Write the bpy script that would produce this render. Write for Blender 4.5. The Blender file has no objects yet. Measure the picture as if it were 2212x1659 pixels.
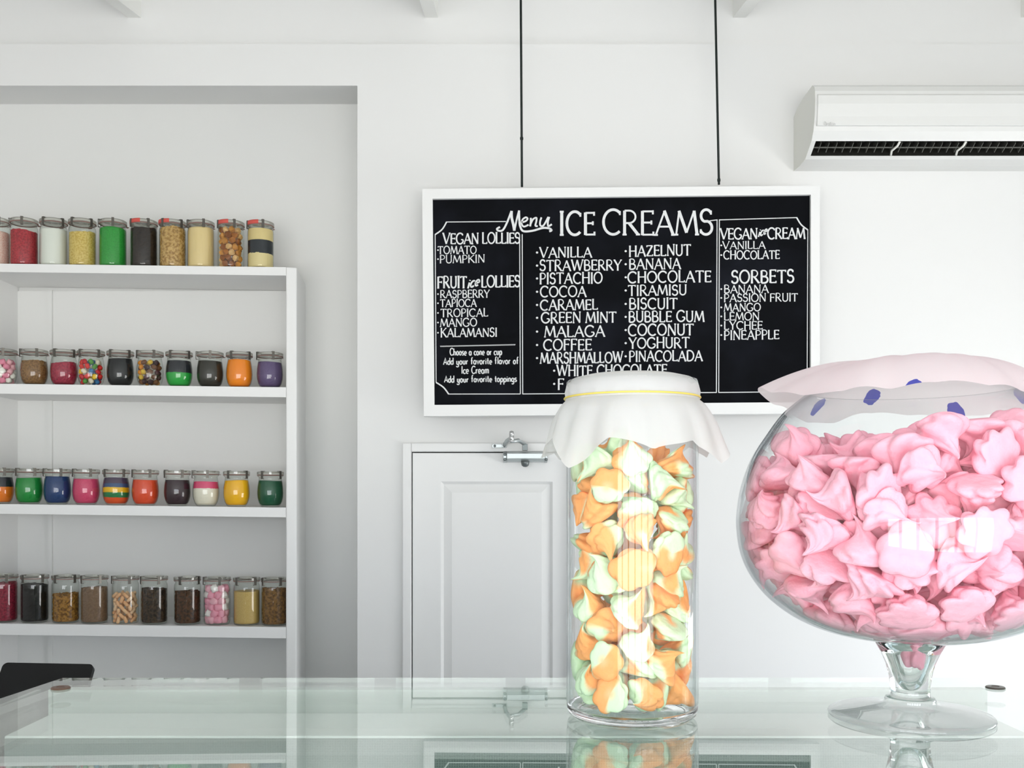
import bpy, bmesh, math, random
from mathutils import Vector, Matrix, Quaternion
S = bpy.context.scene
C = S.collection
PI = math.pi

# ------------------------------------------------------------------ camera, sky, exposure
F = 2100.0            # focal length in pixels of the 2212 x 1659 frame
EYE = 1.451           # camera height
cam_d = bpy.data.cameras.new('camera'); cam = bpy.data.objects.new('camera', cam_d); C.objects.link(cam)
cam.location = (0, 0, EYE); cam.rotation_euler = (PI / 2, 0, 0)
cam_d.sensor_width = 36.0; cam_d.lens = F / 2212 * 36.0
cam_d.shift_y = (1070 - 829.5) / 2212
cam_d.clip_start = 0.02
S.camera = cam
WORLD_LOW, WORLD_HIGH, WORLD_S = (.90, .89, .865, 1), (.75, .78, .83, 1), 9.2
w = bpy.data.worlds.new('daylight'); S.world = w; w.use_nodes = True
wn, wl = w.node_tree.nodes, w.node_tree.links; bg = wn['Background']
wt_, ws_, wr_ = wn.new('ShaderNodeTexCoord'), wn.new('ShaderNodeSeparateXYZ'), wn.new('ShaderNodeValToRGB')
wl.new(wt_.outputs['Generated'], ws_.inputs[0]); wm_ = wn.new('ShaderNodeMath'); wm_.operation = 'MULTIPLY_ADD'; wm_.inputs[1].default_value = .5; wm_.inputs[2].default_value = .5
wl.new(ws_.outputs['Z'], wm_.inputs[0]); wl.new(wm_.outputs[0], wr_.inputs['Fac']); wl.new(wr_.outputs['Color'], bg.inputs['Color'])
wr_.color_ramp.elements[0].position = .46; wr_.color_ramp.elements[0].color = WORLD_LOW      # sunlit paving outside
wr_.color_ramp.elements[1].position = .52; wr_.color_ramp.elements[1].color = WORLD_HIGH     # bright hazy sky
bg.inputs['Strength'].default_value = WORLD_S
S.view_settings.view_transform = 'Standard'; S.view_settings.look = 'None'
S.view_settings.exposure = 0.0; S.view_settings.gamma = 1.0
S.cycles.max_bounces = 12; S.cycles.diffuse_bounces = 6; S.cycles.transparent_max_bounces = 40
S.cycles.transmission_bounces = 12; S.cycles.glossy_bounces = 6
S.cycles.sample_clamp_indirect = 6.0
S.cycles.use_denoising = True

def area(name, loc, rot, sx, sy, power, col):
    l = bpy.data.lights.new(name, 'AREA'); l.shape = 'RECTANGLE'; l.size = sx; l.size_y = sy; l.energy = power; l.color = col
    o = bpy.data.objects.new(name, l); C.objects.link(o); o.location = loc; o.rotation_euler = rot
    return o
for nm, loc, rot, sx, sy in (('shop_front', (.05, -2.21, 1.15), (PI / 2, 0, 0), 4.1, 1.7), ('side_window', (2.41, 1.85, .85), (PI / 2, 0, PI / 2), 1.3, 1.1)):
    area(nm, loc, rot, sx, sy, 1, (1, 1, 1)).data.cycles.is_portal = True     # openings that let the daylight in


# ------------------------------------------------------------------ helpers
def P(px, py, Y):
    return Vector(((px - 1106) * Y / F, Y, EYE - (py - 1070) * Y / F))

def tag(o, label=None, cat=None, group=None, kind=None):
    if label: o['label'] = label
    if cat: o['category'] = cat
    if group: o['group'] = group
    if kind: o['kind'] = kind
    return o

def empty(name, loc, label, cat, group=None, kind=None):
    o = bpy.data.objects.new(name, None); C.objects.link(o); o.location = loc; o.empty_display_size = .05
    return tag(o, label, cat, group, kind)

class MB:
    def __init__(s): s.v = []; s.f = []; s.mi = []; s.cur = 0
    def add(s, vs, fs):
        n = len(s.v); s.v += [tuple(p) for p in vs]; s.f += [tuple(i + n for i in f) for f in fs]; s.mi += [s.cur] * len(fs)
        return s
    def box(s, x0, x1, y0, y1, z0, z1, M=None):
        vs = [Vector((x, y, z)) for z in (z0, z1) for y in (y0, y1) for x in (x0, x1)]
        if M is not None: vs = [M @ v for v in vs]
        return s.add(vs, [(0, 2, 3, 1), (4, 5, 7, 6), (0, 1, 5, 4), (2, 6, 7, 3), (0, 4, 6, 2), (1, 3, 7, 5)])
    def hexa(s, lo, hi):       # two quads of four points each
        return s.add(list(lo) + list(hi), [(3, 2, 1, 0), (4, 5, 6, 7), (0, 1, 5, 4), (1, 2, 6, 5), (2, 3, 7, 6), (3, 0, 4, 7)])
    def lathe(s, prof, n=32, cx=0, cy=0, cz=0, a0=0, a1=2 * PI, fn=None):
        full = abs(a1 - a0 - 2 * PI) < 1e-6; m = n if full else n + 1
        vs = []; rows = []
        for r, z in prof:
            if r < 1e-9 and full:
                rows.append([len(vs)]); vs.append((cx, cy, cz + z)); continue
            row = []
            for k in range(m):
                a = a0 + (a1 - a0) * k / n
                rr, zz = (r, z) if fn is None else fn(r, z, a)
                row.append(len(vs)); vs.append((cx + rr * math.cos(a), cy + rr * math.sin(a), cz + zz))
            rows.append(row)
        fs = []
        for A, B in zip(rows, rows[1:]):
            if len(A) == 1 and len(B) == 1: continue
            for k in range(n):
                k2 = (k + 1) % m
                if len(A) == 1: fs.append((A[0], B[k2], B[k]))
                elif len(B) == 1: fs.append((A[k], A[k2], B[0]))
                else: fs.append((A[k], A[k2], B[k2], B[k]))
        return s.add(vs, fs)
    def tube(s, pts, r, n=8, caps=True):
        pts = [Vector(p) for p in pts]; vs = []; fs = []
        up = Vector((0, 0, 1))
        for i, p in enumerate(pts):
            d = (pts[min(i + 1, len(pts) - 1)] - pts[max(i - 1, 0)]).normalized()
            ref = up if abs(d.z) < .95 else Vector((1, 0, 0))
            a = d.cross(ref).normalized(); b = a.cross(d)
            for k in range(n):
                t = 2 * PI * k / n; vs.append(p + (a * math.cos(t) + b * math.sin(t)) * r)
        for i in range(len(pts) - 1):
            for k in range(n):
                fs.append((i * n + k, i * n + (k + 1) % n, (i + 1) * n + (k + 1) % n, (i + 1) * n + k))
        if caps:
            fs.append(tuple(range(n))[::-1]); fs.append(tuple(range((len(pts) - 1) * n, len(pts) * n)))
        return s.add(vs, fs)
    def prism(s, poly, axis, a, b):   # polygon extruded along an axis: 'x' takes (y, z) points
        n = len(poly)
        mk = {'x': lambda p, t: (t, p[0], p[1]), 'y': lambda p, t: (p[0], t, p[1]), 'z': lambda p, t: (p[0], p[1], t)}[axis]
        vs = [mk(p, a) for p in poly] + [mk(p, b) for p in poly]
        return s.add(vs, [tuple(range(n)), tuple(range(2 * n - 1, n - 1, -1))] + [(i, n + i, n + (i + 1) % n, (i + 1) % n) for i in range(n)])
    def build(s, name, mat, parent=None, origin=(0, 0, 0), smooth=False, bevel=0, fix=True):
        me = bpy.data.meshes.new(name); O = Vector(origin)
        me.from_pydata([Vector(v) - O for v in s.v], [], s.f)
        mats = mat if isinstance(mat, (list, tuple)) else [mat]
        for m in mats: me.materials.append(m)
        me.polygons.foreach_set('material_index', s.mi)
        if fix:
            b = bmesh.new(); b.from_mesh(me); bmesh.ops.recalc_face_normals(b, faces=b.faces); b.to_mesh(me); b.free()
        if smooth: me.polygons.foreach_set('use_smooth', [True] * len(me.polygons))
        me.update()
        o = bpy.data.objects.new(name, me); C.objects.link(o)
        if parent is not None: o.parent = parent
        else: o.location = O
        if bevel:
            m = o.modifiers.new('bevel', 'BEVEL'); m.width = bevel; m.segments = 2; m.limit_method = 'ANGLE'; m.angle_limit = .6
        return o

def copy_tree(o, parent=None):
    c = o.copy(); C.objects.link(c)
    if parent is not None: c.parent = parent
    for ch in list(o.children): copy_tree(ch, c)
    return c

# ------------------------------------------------------------------ materials
def hx(h):
    c = [int(h[i:i + 2], 16) / 255 for i in (0, 2, 4)]
    return tuple(x / 12.92 if x <= .04045 else ((x + .055) / 1.055) ** 2.4 for x in c) + (1,)

def mat(name, col, rough=.5, spec=.5, metal=0, noise=None, bump=None, sss=0):
    """noise = (scale, second colour, low, high): mottle; bump = (scale, strength)"""
    m = bpy.data.materials.new(name); m.use_nodes = True; N = m.node_tree.nodes; L = m.node_tree.links; b = N['Principled BSDF']
    col = hx(col) if isinstance(col, str) else tuple(col) + (1,)
    b.inputs['Base Color'].default_value = col; b.inputs['Roughness'].default_value = rough
    b.inputs['Specular IOR Level'].default_value = spec; b.inputs['Metallic'].default_value = metal
    if sss:
        b.inputs['Subsurface Weight'].default_value = sss; b.inputs['Subsurface Radius'].default_value = (.01, .006, .005); b.inputs['Subsurface Scale'].default_value = .3
    tc = N.new('ShaderNodeTexCoord')
    if noise:
        t = N.new('ShaderNodeTexNoise'); t.inputs['Scale'].default_value = noise[0]; t.inputs['Detail'].default_value = 3
        L.new(tc.outputs['Object'], t.inputs['Vector'])
        r = N.new('ShaderNodeValToRGB'); r.color_ramp.elements[0].position = noise[2]; r.color_ramp.elements[1].position = noise[3]
        r.color_ramp.elements[0].color = col; r.color_ramp.elements[1].color = hx(noise[1]) if isinstance(noise[1], str) else tuple(noise[1]) + (1,)
        L.new(t.outputs['Fac'], r.inputs['Fac']); L.new(r.outputs['Color'], b.inputs['Base Color'])
    if bump:
        t = N.new('ShaderNodeTexNoise'); t.inputs['Scale'].default_value = bump[0]; t.inputs['Detail'].default_value = 4
        L.new(tc.outputs['Object'], t.inputs['Vector'])
        bp = N.new('ShaderNodeBump'); bp.inputs['Strength'].default_value = bump[1]; bp.inputs['Distance'].default_value = .002
        L.new(t.outputs['Fac'], bp.inputs['Height']); L.new(bp.outputs['Normal'], b.inputs['Normal'])
    return m

def thin_glass(name, tint=(.97, .985, .98), edge=(.45, .5, .5), rough=.0, base=.04, power=4.0, fresnel=5.0):
    """a thin pane or wall of clear glass: it passes the light straight, reflects by angle and is denser edge-on"""
    m = bpy.data.materials.new(name); m.use_nodes = True; N = m.node_tree.nodes; L = m.node_tree.links; N.clear()
    out = N.new('ShaderNodeOutputMaterial'); mx = N.new('ShaderNodeMixShader'); tr = N.new('ShaderNodeBsdfTransparent'); gl = N.new('ShaderNodeBsdfGlossy')
    gl.inputs['Roughness'].default_value = rough; gl.inputs['Color'].default_value = (1, 1, 1, 1)
    lw = N.new('ShaderNodeLayerWeight'); lw.inputs['Blend'].default_value = .5
    p5 = N.new('ShaderNodeMath'); p5.operation = 'POWER'; p5.inputs[1].default_value = fresnel
    ma = N.new('ShaderNodeMath'); ma.operation = 'MULTIPLY_ADD'; ma.inputs[1].default_value = .9; ma.inputs[2].default_value = base
    p4 = N.new('ShaderNodeMath'); p4.operation = 'POWER'; p4.inputs[1].default_value = power
    mc = N.new('ShaderNodeMix'); mc.data_type = 'RGBA'; mc.inputs['A'].default_value = tint + (1,); mc.inputs['B'].default_value = edge + (1,)
    L.new(lw.outputs['Facing'], p5.inputs[0]); L.new(p5.outputs[0], ma.inputs[0]); L.new(ma.outputs[0], mx.inputs[0])
    L.new(lw.outputs['Facing'], p4.inputs[0]); L.new(p4.outputs[0], mc.inputs['Factor']); L.new(mc.outputs['Result'], tr.inputs['Color'])
    L.new(tr.outputs[0], mx.inputs[1]); L.new(gl.outputs[0], mx.inputs[2]); L.new(mx.outputs[0], out.inputs['Surface'])
    return m

def solid_glass(name, col=(.97, .985, .985)):
    m = mat(name, col, rough=0.0); b = m.node_tree.nodes['Principled BSDF']
    b.inputs['Transmission Weight'].default_value = 1.0; b.inputs['IOR'].default_value = 1.46
    return m

def sheet(name, col, clear, trans, dots=None):
    """thin white film: diffuse, lets light through and is partly see-through"""
    m = bpy.data.materials.new(name); m.use_nodes = True; N = m.node_tree.nodes; L = m.node_tree.links; N.clear()
    out = N.new('ShaderNodeOutputMaterial'); df = N.new('ShaderNodeBsdfDiffuse'); tl = N.new('ShaderNodeBsdfTranslucent'); tp = N.new('ShaderNodeBsdfTransparent')
    m1 = N.new('ShaderNodeMixShader'); m1.inputs[0].default_value = trans; m2 = N.new('ShaderNodeMixShader'); m2.inputs[0].default_value = clear
    df.inputs['Color'].default_value = tuple(col) + (1,); tl.inputs['Color'].default_value = tuple(col) + (1,)
    L.new(df.outputs[0], m1.inputs[1]); L.new(tl.outputs[0], m1.inputs[2]); L.new(m1.outputs[0], m2.inputs[1]); L.new(tp.outputs[0], m2.inputs[2])
    L.new(m2.outputs[0], out.inputs['Surface'])
    if dots:
        tc = N.new('ShaderNodeTexCoord'); nz = N.new('ShaderNodeTexNoise'); nz.inputs['Scale'].default_value = 60
        L.new(tc.outputs['Object'], nz.inputs['Vector'])
        sp = N.new('ShaderNodeSeparateXYZ'); L.new(tc.outputs['Object'], sp.inputs[0])
        cb = N.new('ShaderNodeCombineXYZ'); L.new(sp.outputs[0], cb.inputs[0]); L.new(sp.outputs[1], cb.inputs[1])
        prev = None
        for (x, y) in dots:
            d = N.new('ShaderNodeVectorMath'); d.operation = 'DISTANCE'; d.inputs[1].default_value = (x, y, 0); L.new(cb.outputs[0], d.inputs[0])
            if prev is None: prev = d.outputs['Value']
            else:
                mn = N.new('ShaderNodeMath'); mn.operation = 'MINIMUM'; L.new(prev, mn.inputs[0]); L.new(d.outputs['Value'], mn.inputs[1]); prev = mn.outputs[0]
        ad = N.new('ShaderNodeMath'); ad.operation = 'MULTIPLY_ADD'; ad.inputs[1].default_value = .012; L.new(nz.outputs['Fac'], ad.inputs[0]); L.new(prev, ad.inputs[2])
        lt = N.new('ShaderNodeMath'); lt.operation = 'LESS_THAN'; lt.inputs[1].default_value = .0148; L.new(ad.outputs[0], lt.inputs[0])
        mc = N.new('ShaderNodeMix'); mc.data_type = 'RGBA'; mc.inputs['A'].default_value = tuple(col) + (1,); mc.inputs['B'].default_value = hx('5a63c0')
        L.new(lt.outputs[0], mc.inputs['Factor']); L.new(mc.outputs['Result'], df.inputs['Color']); L.new(mc.outputs['Result'], tl.inputs['Color'])
        k = N.new('ShaderNodeMath'); k.operation = 'MULTIPLY_ADD'; k.inputs[1].default_value = -clear; k.inputs[2].default_value = clear
        L.new(lt.outputs[0], k.inputs[0]); L.new(k.outputs[0], m2.inputs[0])
    return m

M = {}
M['wall'] = mat('white wall paint', (.775, .775, .765), .65, .3, bump=(30, .08))
M['niche'] = mat('niche paint', (.755, .76, .745), .65, .3, bump=(30, .08))
M['paint'] = mat('white gloss paint', (.79, .79, .78), .4, .4, bump=(60, .05))
M['ceil'] = mat('ceiling paint', (.77, .77, .75), .7, .2)
M['beam'] = mat('white beam paint', (.86, .86, .83), .6, .3)
M['floor'] = mat('blue grey floor tile', (.52, .56, .63), .5, .4, noise=(6, (.48, .53, .59), .4, .6))
M['dark'] = mat('dark gap', (.02, .022, .025), .8, .1)
M['board'] = mat('blackboard', (.0045, .005, .0065), .8, .06, noise=(5, (.010, .011, .016), .45, .75))
M['chalk'] = mat('white chalk paint', (.72, .73, .73), .8, .1, noise=(90, (.55, .56, .57), .55, .8))
M['cord'] = mat('black cord', (.012, .018, .016), .6, .3)
M['plastic'] = mat('white plastic', (.70, .70, .68), .35, .5)
M['ivory'] = mat('off-white plastic', (.74, .74, .69), .4, .5)
M['acdark'] = mat('dark plastic', (.03, .03, .026), .5, .3)
M['acvane'] = mat('grey plastic vane', (.10, .10, .09), .5, .3)
M['greytext'] = mat('grey print', (.55, .55, .54), .5, .3)
M['metal'] = mat('satin aluminium', (.50, .54, .54), .35, .5, metal=.55)
M['metaldark'] = mat('dark steel', (.16, .18, .18), .35, .5, metal=.6)
M['steel'] = mat('bright steel', (.6, .6, .6), .25, .5, metal=1)
M['clip'] = mat('spring steel clip', (.13, .12, .105), .35, .5, metal=.7)
M['copper'] = mat('dull copper cap', (.16, .095, .07), .4, .4, metal=.2)
M['seal'] = mat('dusty rubber', (.30, .17, .15), .7, .2)
M['redseal'] = mat('red rubber', (.62, .10, .08), .6, .3)
M['jarglass'] = thin_glass('jar glass', (.93, .95, .93), (.36, .38, .35), base=.05)
M['lidglass'] = thin_glass('jar lid glass', (.90, .90, .87), (.34, .33, .30), base=.06, power=2.0)
M['vaseglass'] = thin_glass('clear vase glass', (.985, .99, .99), (.55, .60, .60), base=.022)
M['bowlglass'] = thin_glass('clear bowl glass', (.985, .99, .99), (.20, .24, .27), base=.022, power=5.5)
M['footglass'] = thin_glass('foot glass', (.97, .98, .98), (.10, .13, .15), base=.05, power=6.0)
M['solid'] = solid_glass('thick clear glass')
M['counterglass'] = thin_glass('green tinted counter glass', (.955, .985, .970), (.90, .955, .93), base=.05, fresnel=3.9)
M['paneglass'] = thin_glass('case side glass', (.90, .95, .92), (.55, .72, .65), base=.04)
M['duct'] = mat('bright white duct', (.94, .95, .94), .4, .4)
M['rear'] = mat('pale grey green panel', (.44, .51, .47), .4, .4)
M['yellow'] = mat('yellow elastic', (.75, .60, .12), .5, .4)
M['blackplastic'] = mat('black tablet shell', (.006, .006, .006), .5, .2)
# ------------------------------------------------------------------ the room
YW, YN = 3.05, 3.30           # face of the back wall, back of the niche
NX = -.485                     # edge of the niche
XL, XR, YF = -2.3, 2.4, -2.2
zn0 = EYE + 885 * YW / F; zn1 = EYE + 845 * YN / F
zl = EYE + 975 * YW / F       # ledge high on the wall
DX0, DX1, DZ = -.3155, .1735, EYE + 94 * YW / F    # door opening
b = MB()
b.box(NX, DX0, YW, YN + .05, 0, zl); b.box(DX1, XR, YW, YN + .05, 0, zl); b.box(DX0, DX1, YW, YN + .05, DZ, zl)
b.hexa([(XL, YW, zn0), (NX, YW, zn0), (NX, YN, zn1), (XL, YN, zn1)], [(XL, YW, zl), (NX, YW, zl), (NX, YN, zl), (XL, YN, zl)])
b.box(XL, XR, YW + .02, YN + .05, zl, 3.6)
tag(b.build('wall_back', M['wall']), kind='structure')
b = MB(); b.box(XL, NX, YN, YN + .05, 0, zl); tag(b.build('wall_niche', M['niche']), kind='structure')
b = MB(); b.box(XL - .1, XR + .1, YF - .1, YN + .05, -.1, 0); tag(b.build('floor', M['floor']), kind='structure')
b = MB(); b.box(XL - .1, XL, YF - .1, YN + .05, 0, 3.7); tag(b.build('wall_left', M['wall']), kind='structure')
SL = .2                        # the roof falls towards the shop front
zc = lambda y: 3.08 - SL * (YW - y)
b = MB()
q_ = [(XL - .1, YF - .1, zc(YF - .1)), (XR + .1, YF - .1, zc(YF - .1)), (XR + .1, YW + .1, zc(YW + .1)), (XL - .1, YW + .1, zc(YW + .1))]
b.hexa(q_, [(x, y, z + .06) for x, y, z in q_])
tag(b.build('ceiling', M['ceil']), kind='structure')
for i, px in enumerate((286, 931, 1600, 2226)):
    x0, x1 = (px - 14 - 1106) * YW / F, (px + 14 - 1106) * YW / F
    b = MB(); y0, y1 = YF + .05, YW + .02
    b.hexa([(x0, y0, zc(y0) - .125), (x1, y0, zc(y0) - .125), (x1, y1, zc(y1) - .125), (x0, y1, zc(y1) - .125)],
           [(x0, y0, zc(y0)), (x1, y0, zc(y0)), (x1, y1, zc(y1)), (x0, y1, zc(y1))])
    tag(b.build('ceiling_beam', M['beam']), kind='structure')
# right wall with a wide window, open shop front with posts
RW0, RW1 = 1.2, 2.5
b = MB(); b.box(XR, XR + .12, YF - .1, RW0, 0, 3.7); b.box(XR, XR + .12, RW1, YN + .05, 0, 3.7); b.box(XR, XR + .12, RW0, RW1, 0, 0.3); b.box(XR, XR + .12, RW0, RW1, 1.4, 3.7)
tag(b.build('wall_right', M['wall']), kind='structure')
b = MB()
for y in (RW0, (RW0 + RW1) / 2 - .025, RW1 - .05): b.box(XR + .03, XR + .08, y, y + .05, 0.3, 1.4)
b.box(XR + .03, XR + .08, RW0, RW1, 0.3, 0.35); b.box(XR + .03, XR + .08, RW0, RW1, 1.35, 1.4)
tag(b.build('window_2', M['paint']), kind='structure')
FZ = .30
b = MB(); b.box(XL, XL + .3, YF - .1, YF, 0, 2.2); b.box(XR - .3, XR, YF - .1, YF, 0, 2.2); b.box(XL + .3, XR - .3, YF - .1, YF, 0, FZ)
tag(b.build('wall_front', M['wall']), kind='structure')
b = MB()
for x in (XL + .3, -1.36, -.68, -.02, .64, 1.32, XR - .38): b.box(x, x + .10, YF - .08, YF - .02, FZ, 2.0)
b.box(XL + .3, XR - .3, YF - .08, YF - .02, 1.93, 2.03)
tag(b.build('window_1', M['paint']), kind='structure')

# door in the back wall
O = (0, 0, 0)
b = MB(); g = .0035; yd = YW + .004
def ring(bm, r0, y0, r1, y1):      # sloped frame between two rectangles (x0, x1, z0, z1)
    A = [(r0[0], y0, r0[2]), (r0[1], y0, r0[2]), (r0[1], y0, r0[3]), (r0[0], y0, r0[3])]
    B = [(r1[0], y1, r1[2]), (r1[1], y1, r1[2]), (r1[1], y1, r1[3]), (r1[0], y1, r1[3])]
    bm.add(A + B, [(i, (i + 1) % 4, 4 + (i + 1) % 4, 4 + i) for i in range(4)])
def recr(px0, px1, pyt, zb): return ((px0 - 1106) * YW / F, (px1 - 1106) * YW / F, zb, EYE - (pyt - 1070) * YW / F)
outer = (DX0 + g, DX1 - g, .01, DZ - g)
r1 = recr(952, 1194, 1040, .75); r2 = recr(958, 1188, 1046, .755); r3 = recr(976, 1170, 1064, .77)
ring(b, (outer[0], outer[1], outer[2], outer[3]), YN, outer, yd)
ring(b, outer, yd, r1, yd); ring(b, r1, yd, r2, yd + .010); ring(b, r2, yd + .010, r3, yd + .003)
b.add([(r3[0], yd + .003, r3[2]), (r3[1], yd + .003, r3[2]), (r3[1], yd + .003, r3[3]), (r3[0], yd + .003, r3[3])], [(0, 1, 2, 3)])
tag(b.build('door_1', M['paint']), kind='structure')
b = MB(); b.box(DX0 - .02, DX1 + .02, YN + .051, YN + .06, 0, DZ + .02)  # black backing sheet standing in for the shade in the door gap
tag(b.build('door_gap_shade', M['dark']), kind='structure')
b = MB(); tx = 19 * YW / F
b.box(DX0 - tx, DX0, YW - .012, YW, 0, DZ + tx); b.box(DX1, DX1 + tx, YW - .012, YW, 0, DZ + tx); b.box(DX0, DX1, YW - .012, YW, DZ, DZ + tx)
tag(b.build('trim_1', M['paint'], bevel=.003), kind='structure')

# door closer: body on the door, folding arm, bracket on the frame
yc = YW - .012
co = P(1134, 988, YW)
closer = empty('door_closer', co, 'grey metal door closer with a folded arm at the top of the white door', 'door closer')
def zz(py, Y=YW): return EYE - (py - 1070) * Y / F
def xx(px, Y=YW): return (px - 1106) * Y / F
b = MB(); b.prism([(YW + .003, zz(975)), (yc - .03, zz(978.5)), (yc - .042, zz(981)), (yc - .042, zz(992)), (yc - .03, zz(997.5)), (YW + .003, zz(999))], 'x', xx(1095), xx(1176))
b.build('body', M['metal'], closer, co, bevel=.001)
caps_ = []
for a, c in ((1087, 1095), (1176, 1182)):
    b = MB(); b.prism([(YW + .003, zz(976)), (yc - .028, zz(979)), (yc - .036, zz(983)), (yc - .036, zz(992)), (yc - .028, zz(998)), (YW + .003, zz(1000))], 'x', xx(a), xx(c))
    ec_ = b.build('end_cap', M['metal'], closer, co, bevel=.002)
    caps_.append(ec_)
for px, py in ((1091, 983), (1091, 994), (1179, 983), (1179, 994)):
    b = MB(); p = P(px, py, YW); b.lathe([(0, -.003), (.0045, -.003), (.0045, .003), (.003, .005), (0, .004)], 12)
    o = b.build('screw', M['metaldark'], caps_[px > 1130], smooth=True); o.location = Vector((p.x, yc - .037, p.z)) - co; o.rotation_euler = (PI / 2, 0, 0)
b = MB(); b.lathe([(0, -.013), (.006, -.012), (.011, -.008), (.013, 0), (.013, .006), (0, .006)], 20, *(P(1134.5, 1000, YW - .04)))
b.build('spindle_cap', M['metaldark'], closer, co, smooth=True)
b = MB(); b.box(xx(1128), xx(1139), yc - .045, yc - .025, zz(975), zz(961)); b.build('arm_knuckle', M['metaldark'], closer, co, bevel=.001)
j = P(1105, 946, YW - .11)
b = MB(); a0 = Vector((xx(1134), yc - .035, zz(962))); b.tube([a0, a0.lerp(j, .5) + Vector((0, 0, .003)), j + Vector((.0, 0, -.010))], .006, 8); b.build('arm', M['metal'], closer, co, smooth=True)
b = MB(); a1 = Vector((xx(1089), yc - .008, zz(963))); b.tube([a1, a1.lerp(j, .5) + Vector((-.003, 0, .002)), j + Vector((0, 0, .0))], .0065, 8); b.build('arm', M['metal'], closer, co, smooth=True)
b = MB(); b.lathe([(0, .022), (.006, .020), (.0075, .014), (.0075, .008), (.0065, .007), (.0075, .006), (.0075, -.006), (.0065, -.007), (.0075, -.008), (.0075, -.013), (0, -.013)], 18, *j)
b.build('arm_joint', M['steel'], closer, co, smooth=True)
b = MB(); b.box(xx(1063), xx(1094), yc - .006, yc, zz(968), zz(960)); b.box(xx(1084), xx(1094), yc - .014, yc, zz(967), zz(960)); br_ = b.build('bracket', M['metal'], closer, co, bevel=.001)
for px in (1069, 1090):
    b = MB(); b.lathe([(0, 0), (.004, 0), (.004, .003), (0, .004)], 12)
    o = b.build('screw', M['metaldark'], br_, smooth=True); o.location = Vector((xx(px), yc - (.006 if px < 1080 else .014), zz(964))) - co; o.rotation_euler = (PI / 2, 0, 0)

# ------------------------------------------------------------------ menu board
YB = 2.94
tl, tr, br, bl = P(935, 432, YB), P(1749, 423, YB), P(1749, 869.5, YB), P(939, 875.5, YB)
ol, orr, obr, obl = P(912, 408, YB - .012), P(1771, 401, YB - .012), P(1771, 893, YB - .012), P(915.5, 899, YB - .012)
bo = P(1342, 650, YB)
menu = empty('menu_board', bo, 'black chalk menu board in a white frame hanging on two black cords', 'menu board')
B = lambda v, dy: Vector((v.x, v.y + dy, v.z))
b = MB(); b.hexa([tl, tr, br, bl], [B(v, .012) for v in (tl, tr, br, bl)]); slate = b.build('blackboard', M['board'], menu, bo)
b = MB()
for a, c, d, e in ((ol, orr, tr, tl), (orr, obr, br, tr), (obr, obl, bl, br), (obl, ol, tl, bl)):
    q = [a, c, B(d, -.012), B(e, -.012)]
    b.hexa(q, [B(v, .032) for v in q])
b.build('frame', M['paint'], menu, bo)
# cords up to the ceiling
for (pt, pb, lab) in (((1125, 0), (1127.5, 402), 'black cord holding the menu board near the jar shelves'), ((1545, 0), (1553, 397), 'black cord holding the menu board near the air conditioner')):
    p0 = P(*pb, YB); p1 = P(*pt, YB); d = p1 - p0; t = (zc(YB) + .01 - p0.z) / d.z; p1 = p0 + d * t
    root = empty('hanging_cord', p0, lab, 'cord', 'cords of the menu board')
    b = MB(); b.tube([p0 - d * .004, p0 + d * .35, p1], .0036, 8); b.build('cord', M['cord'], root, p0, smooth=True)
    b = MB(); k = p0 + d * (.256 if pb[0] < 1300 else .02); b.lathe([(0, -.006), (.0048, -.004), (.0052, 0), (.0048, .004), (0, .006)], 10, *k); b.build('knot', M['cord'], root, p0, smooth=True)

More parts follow.
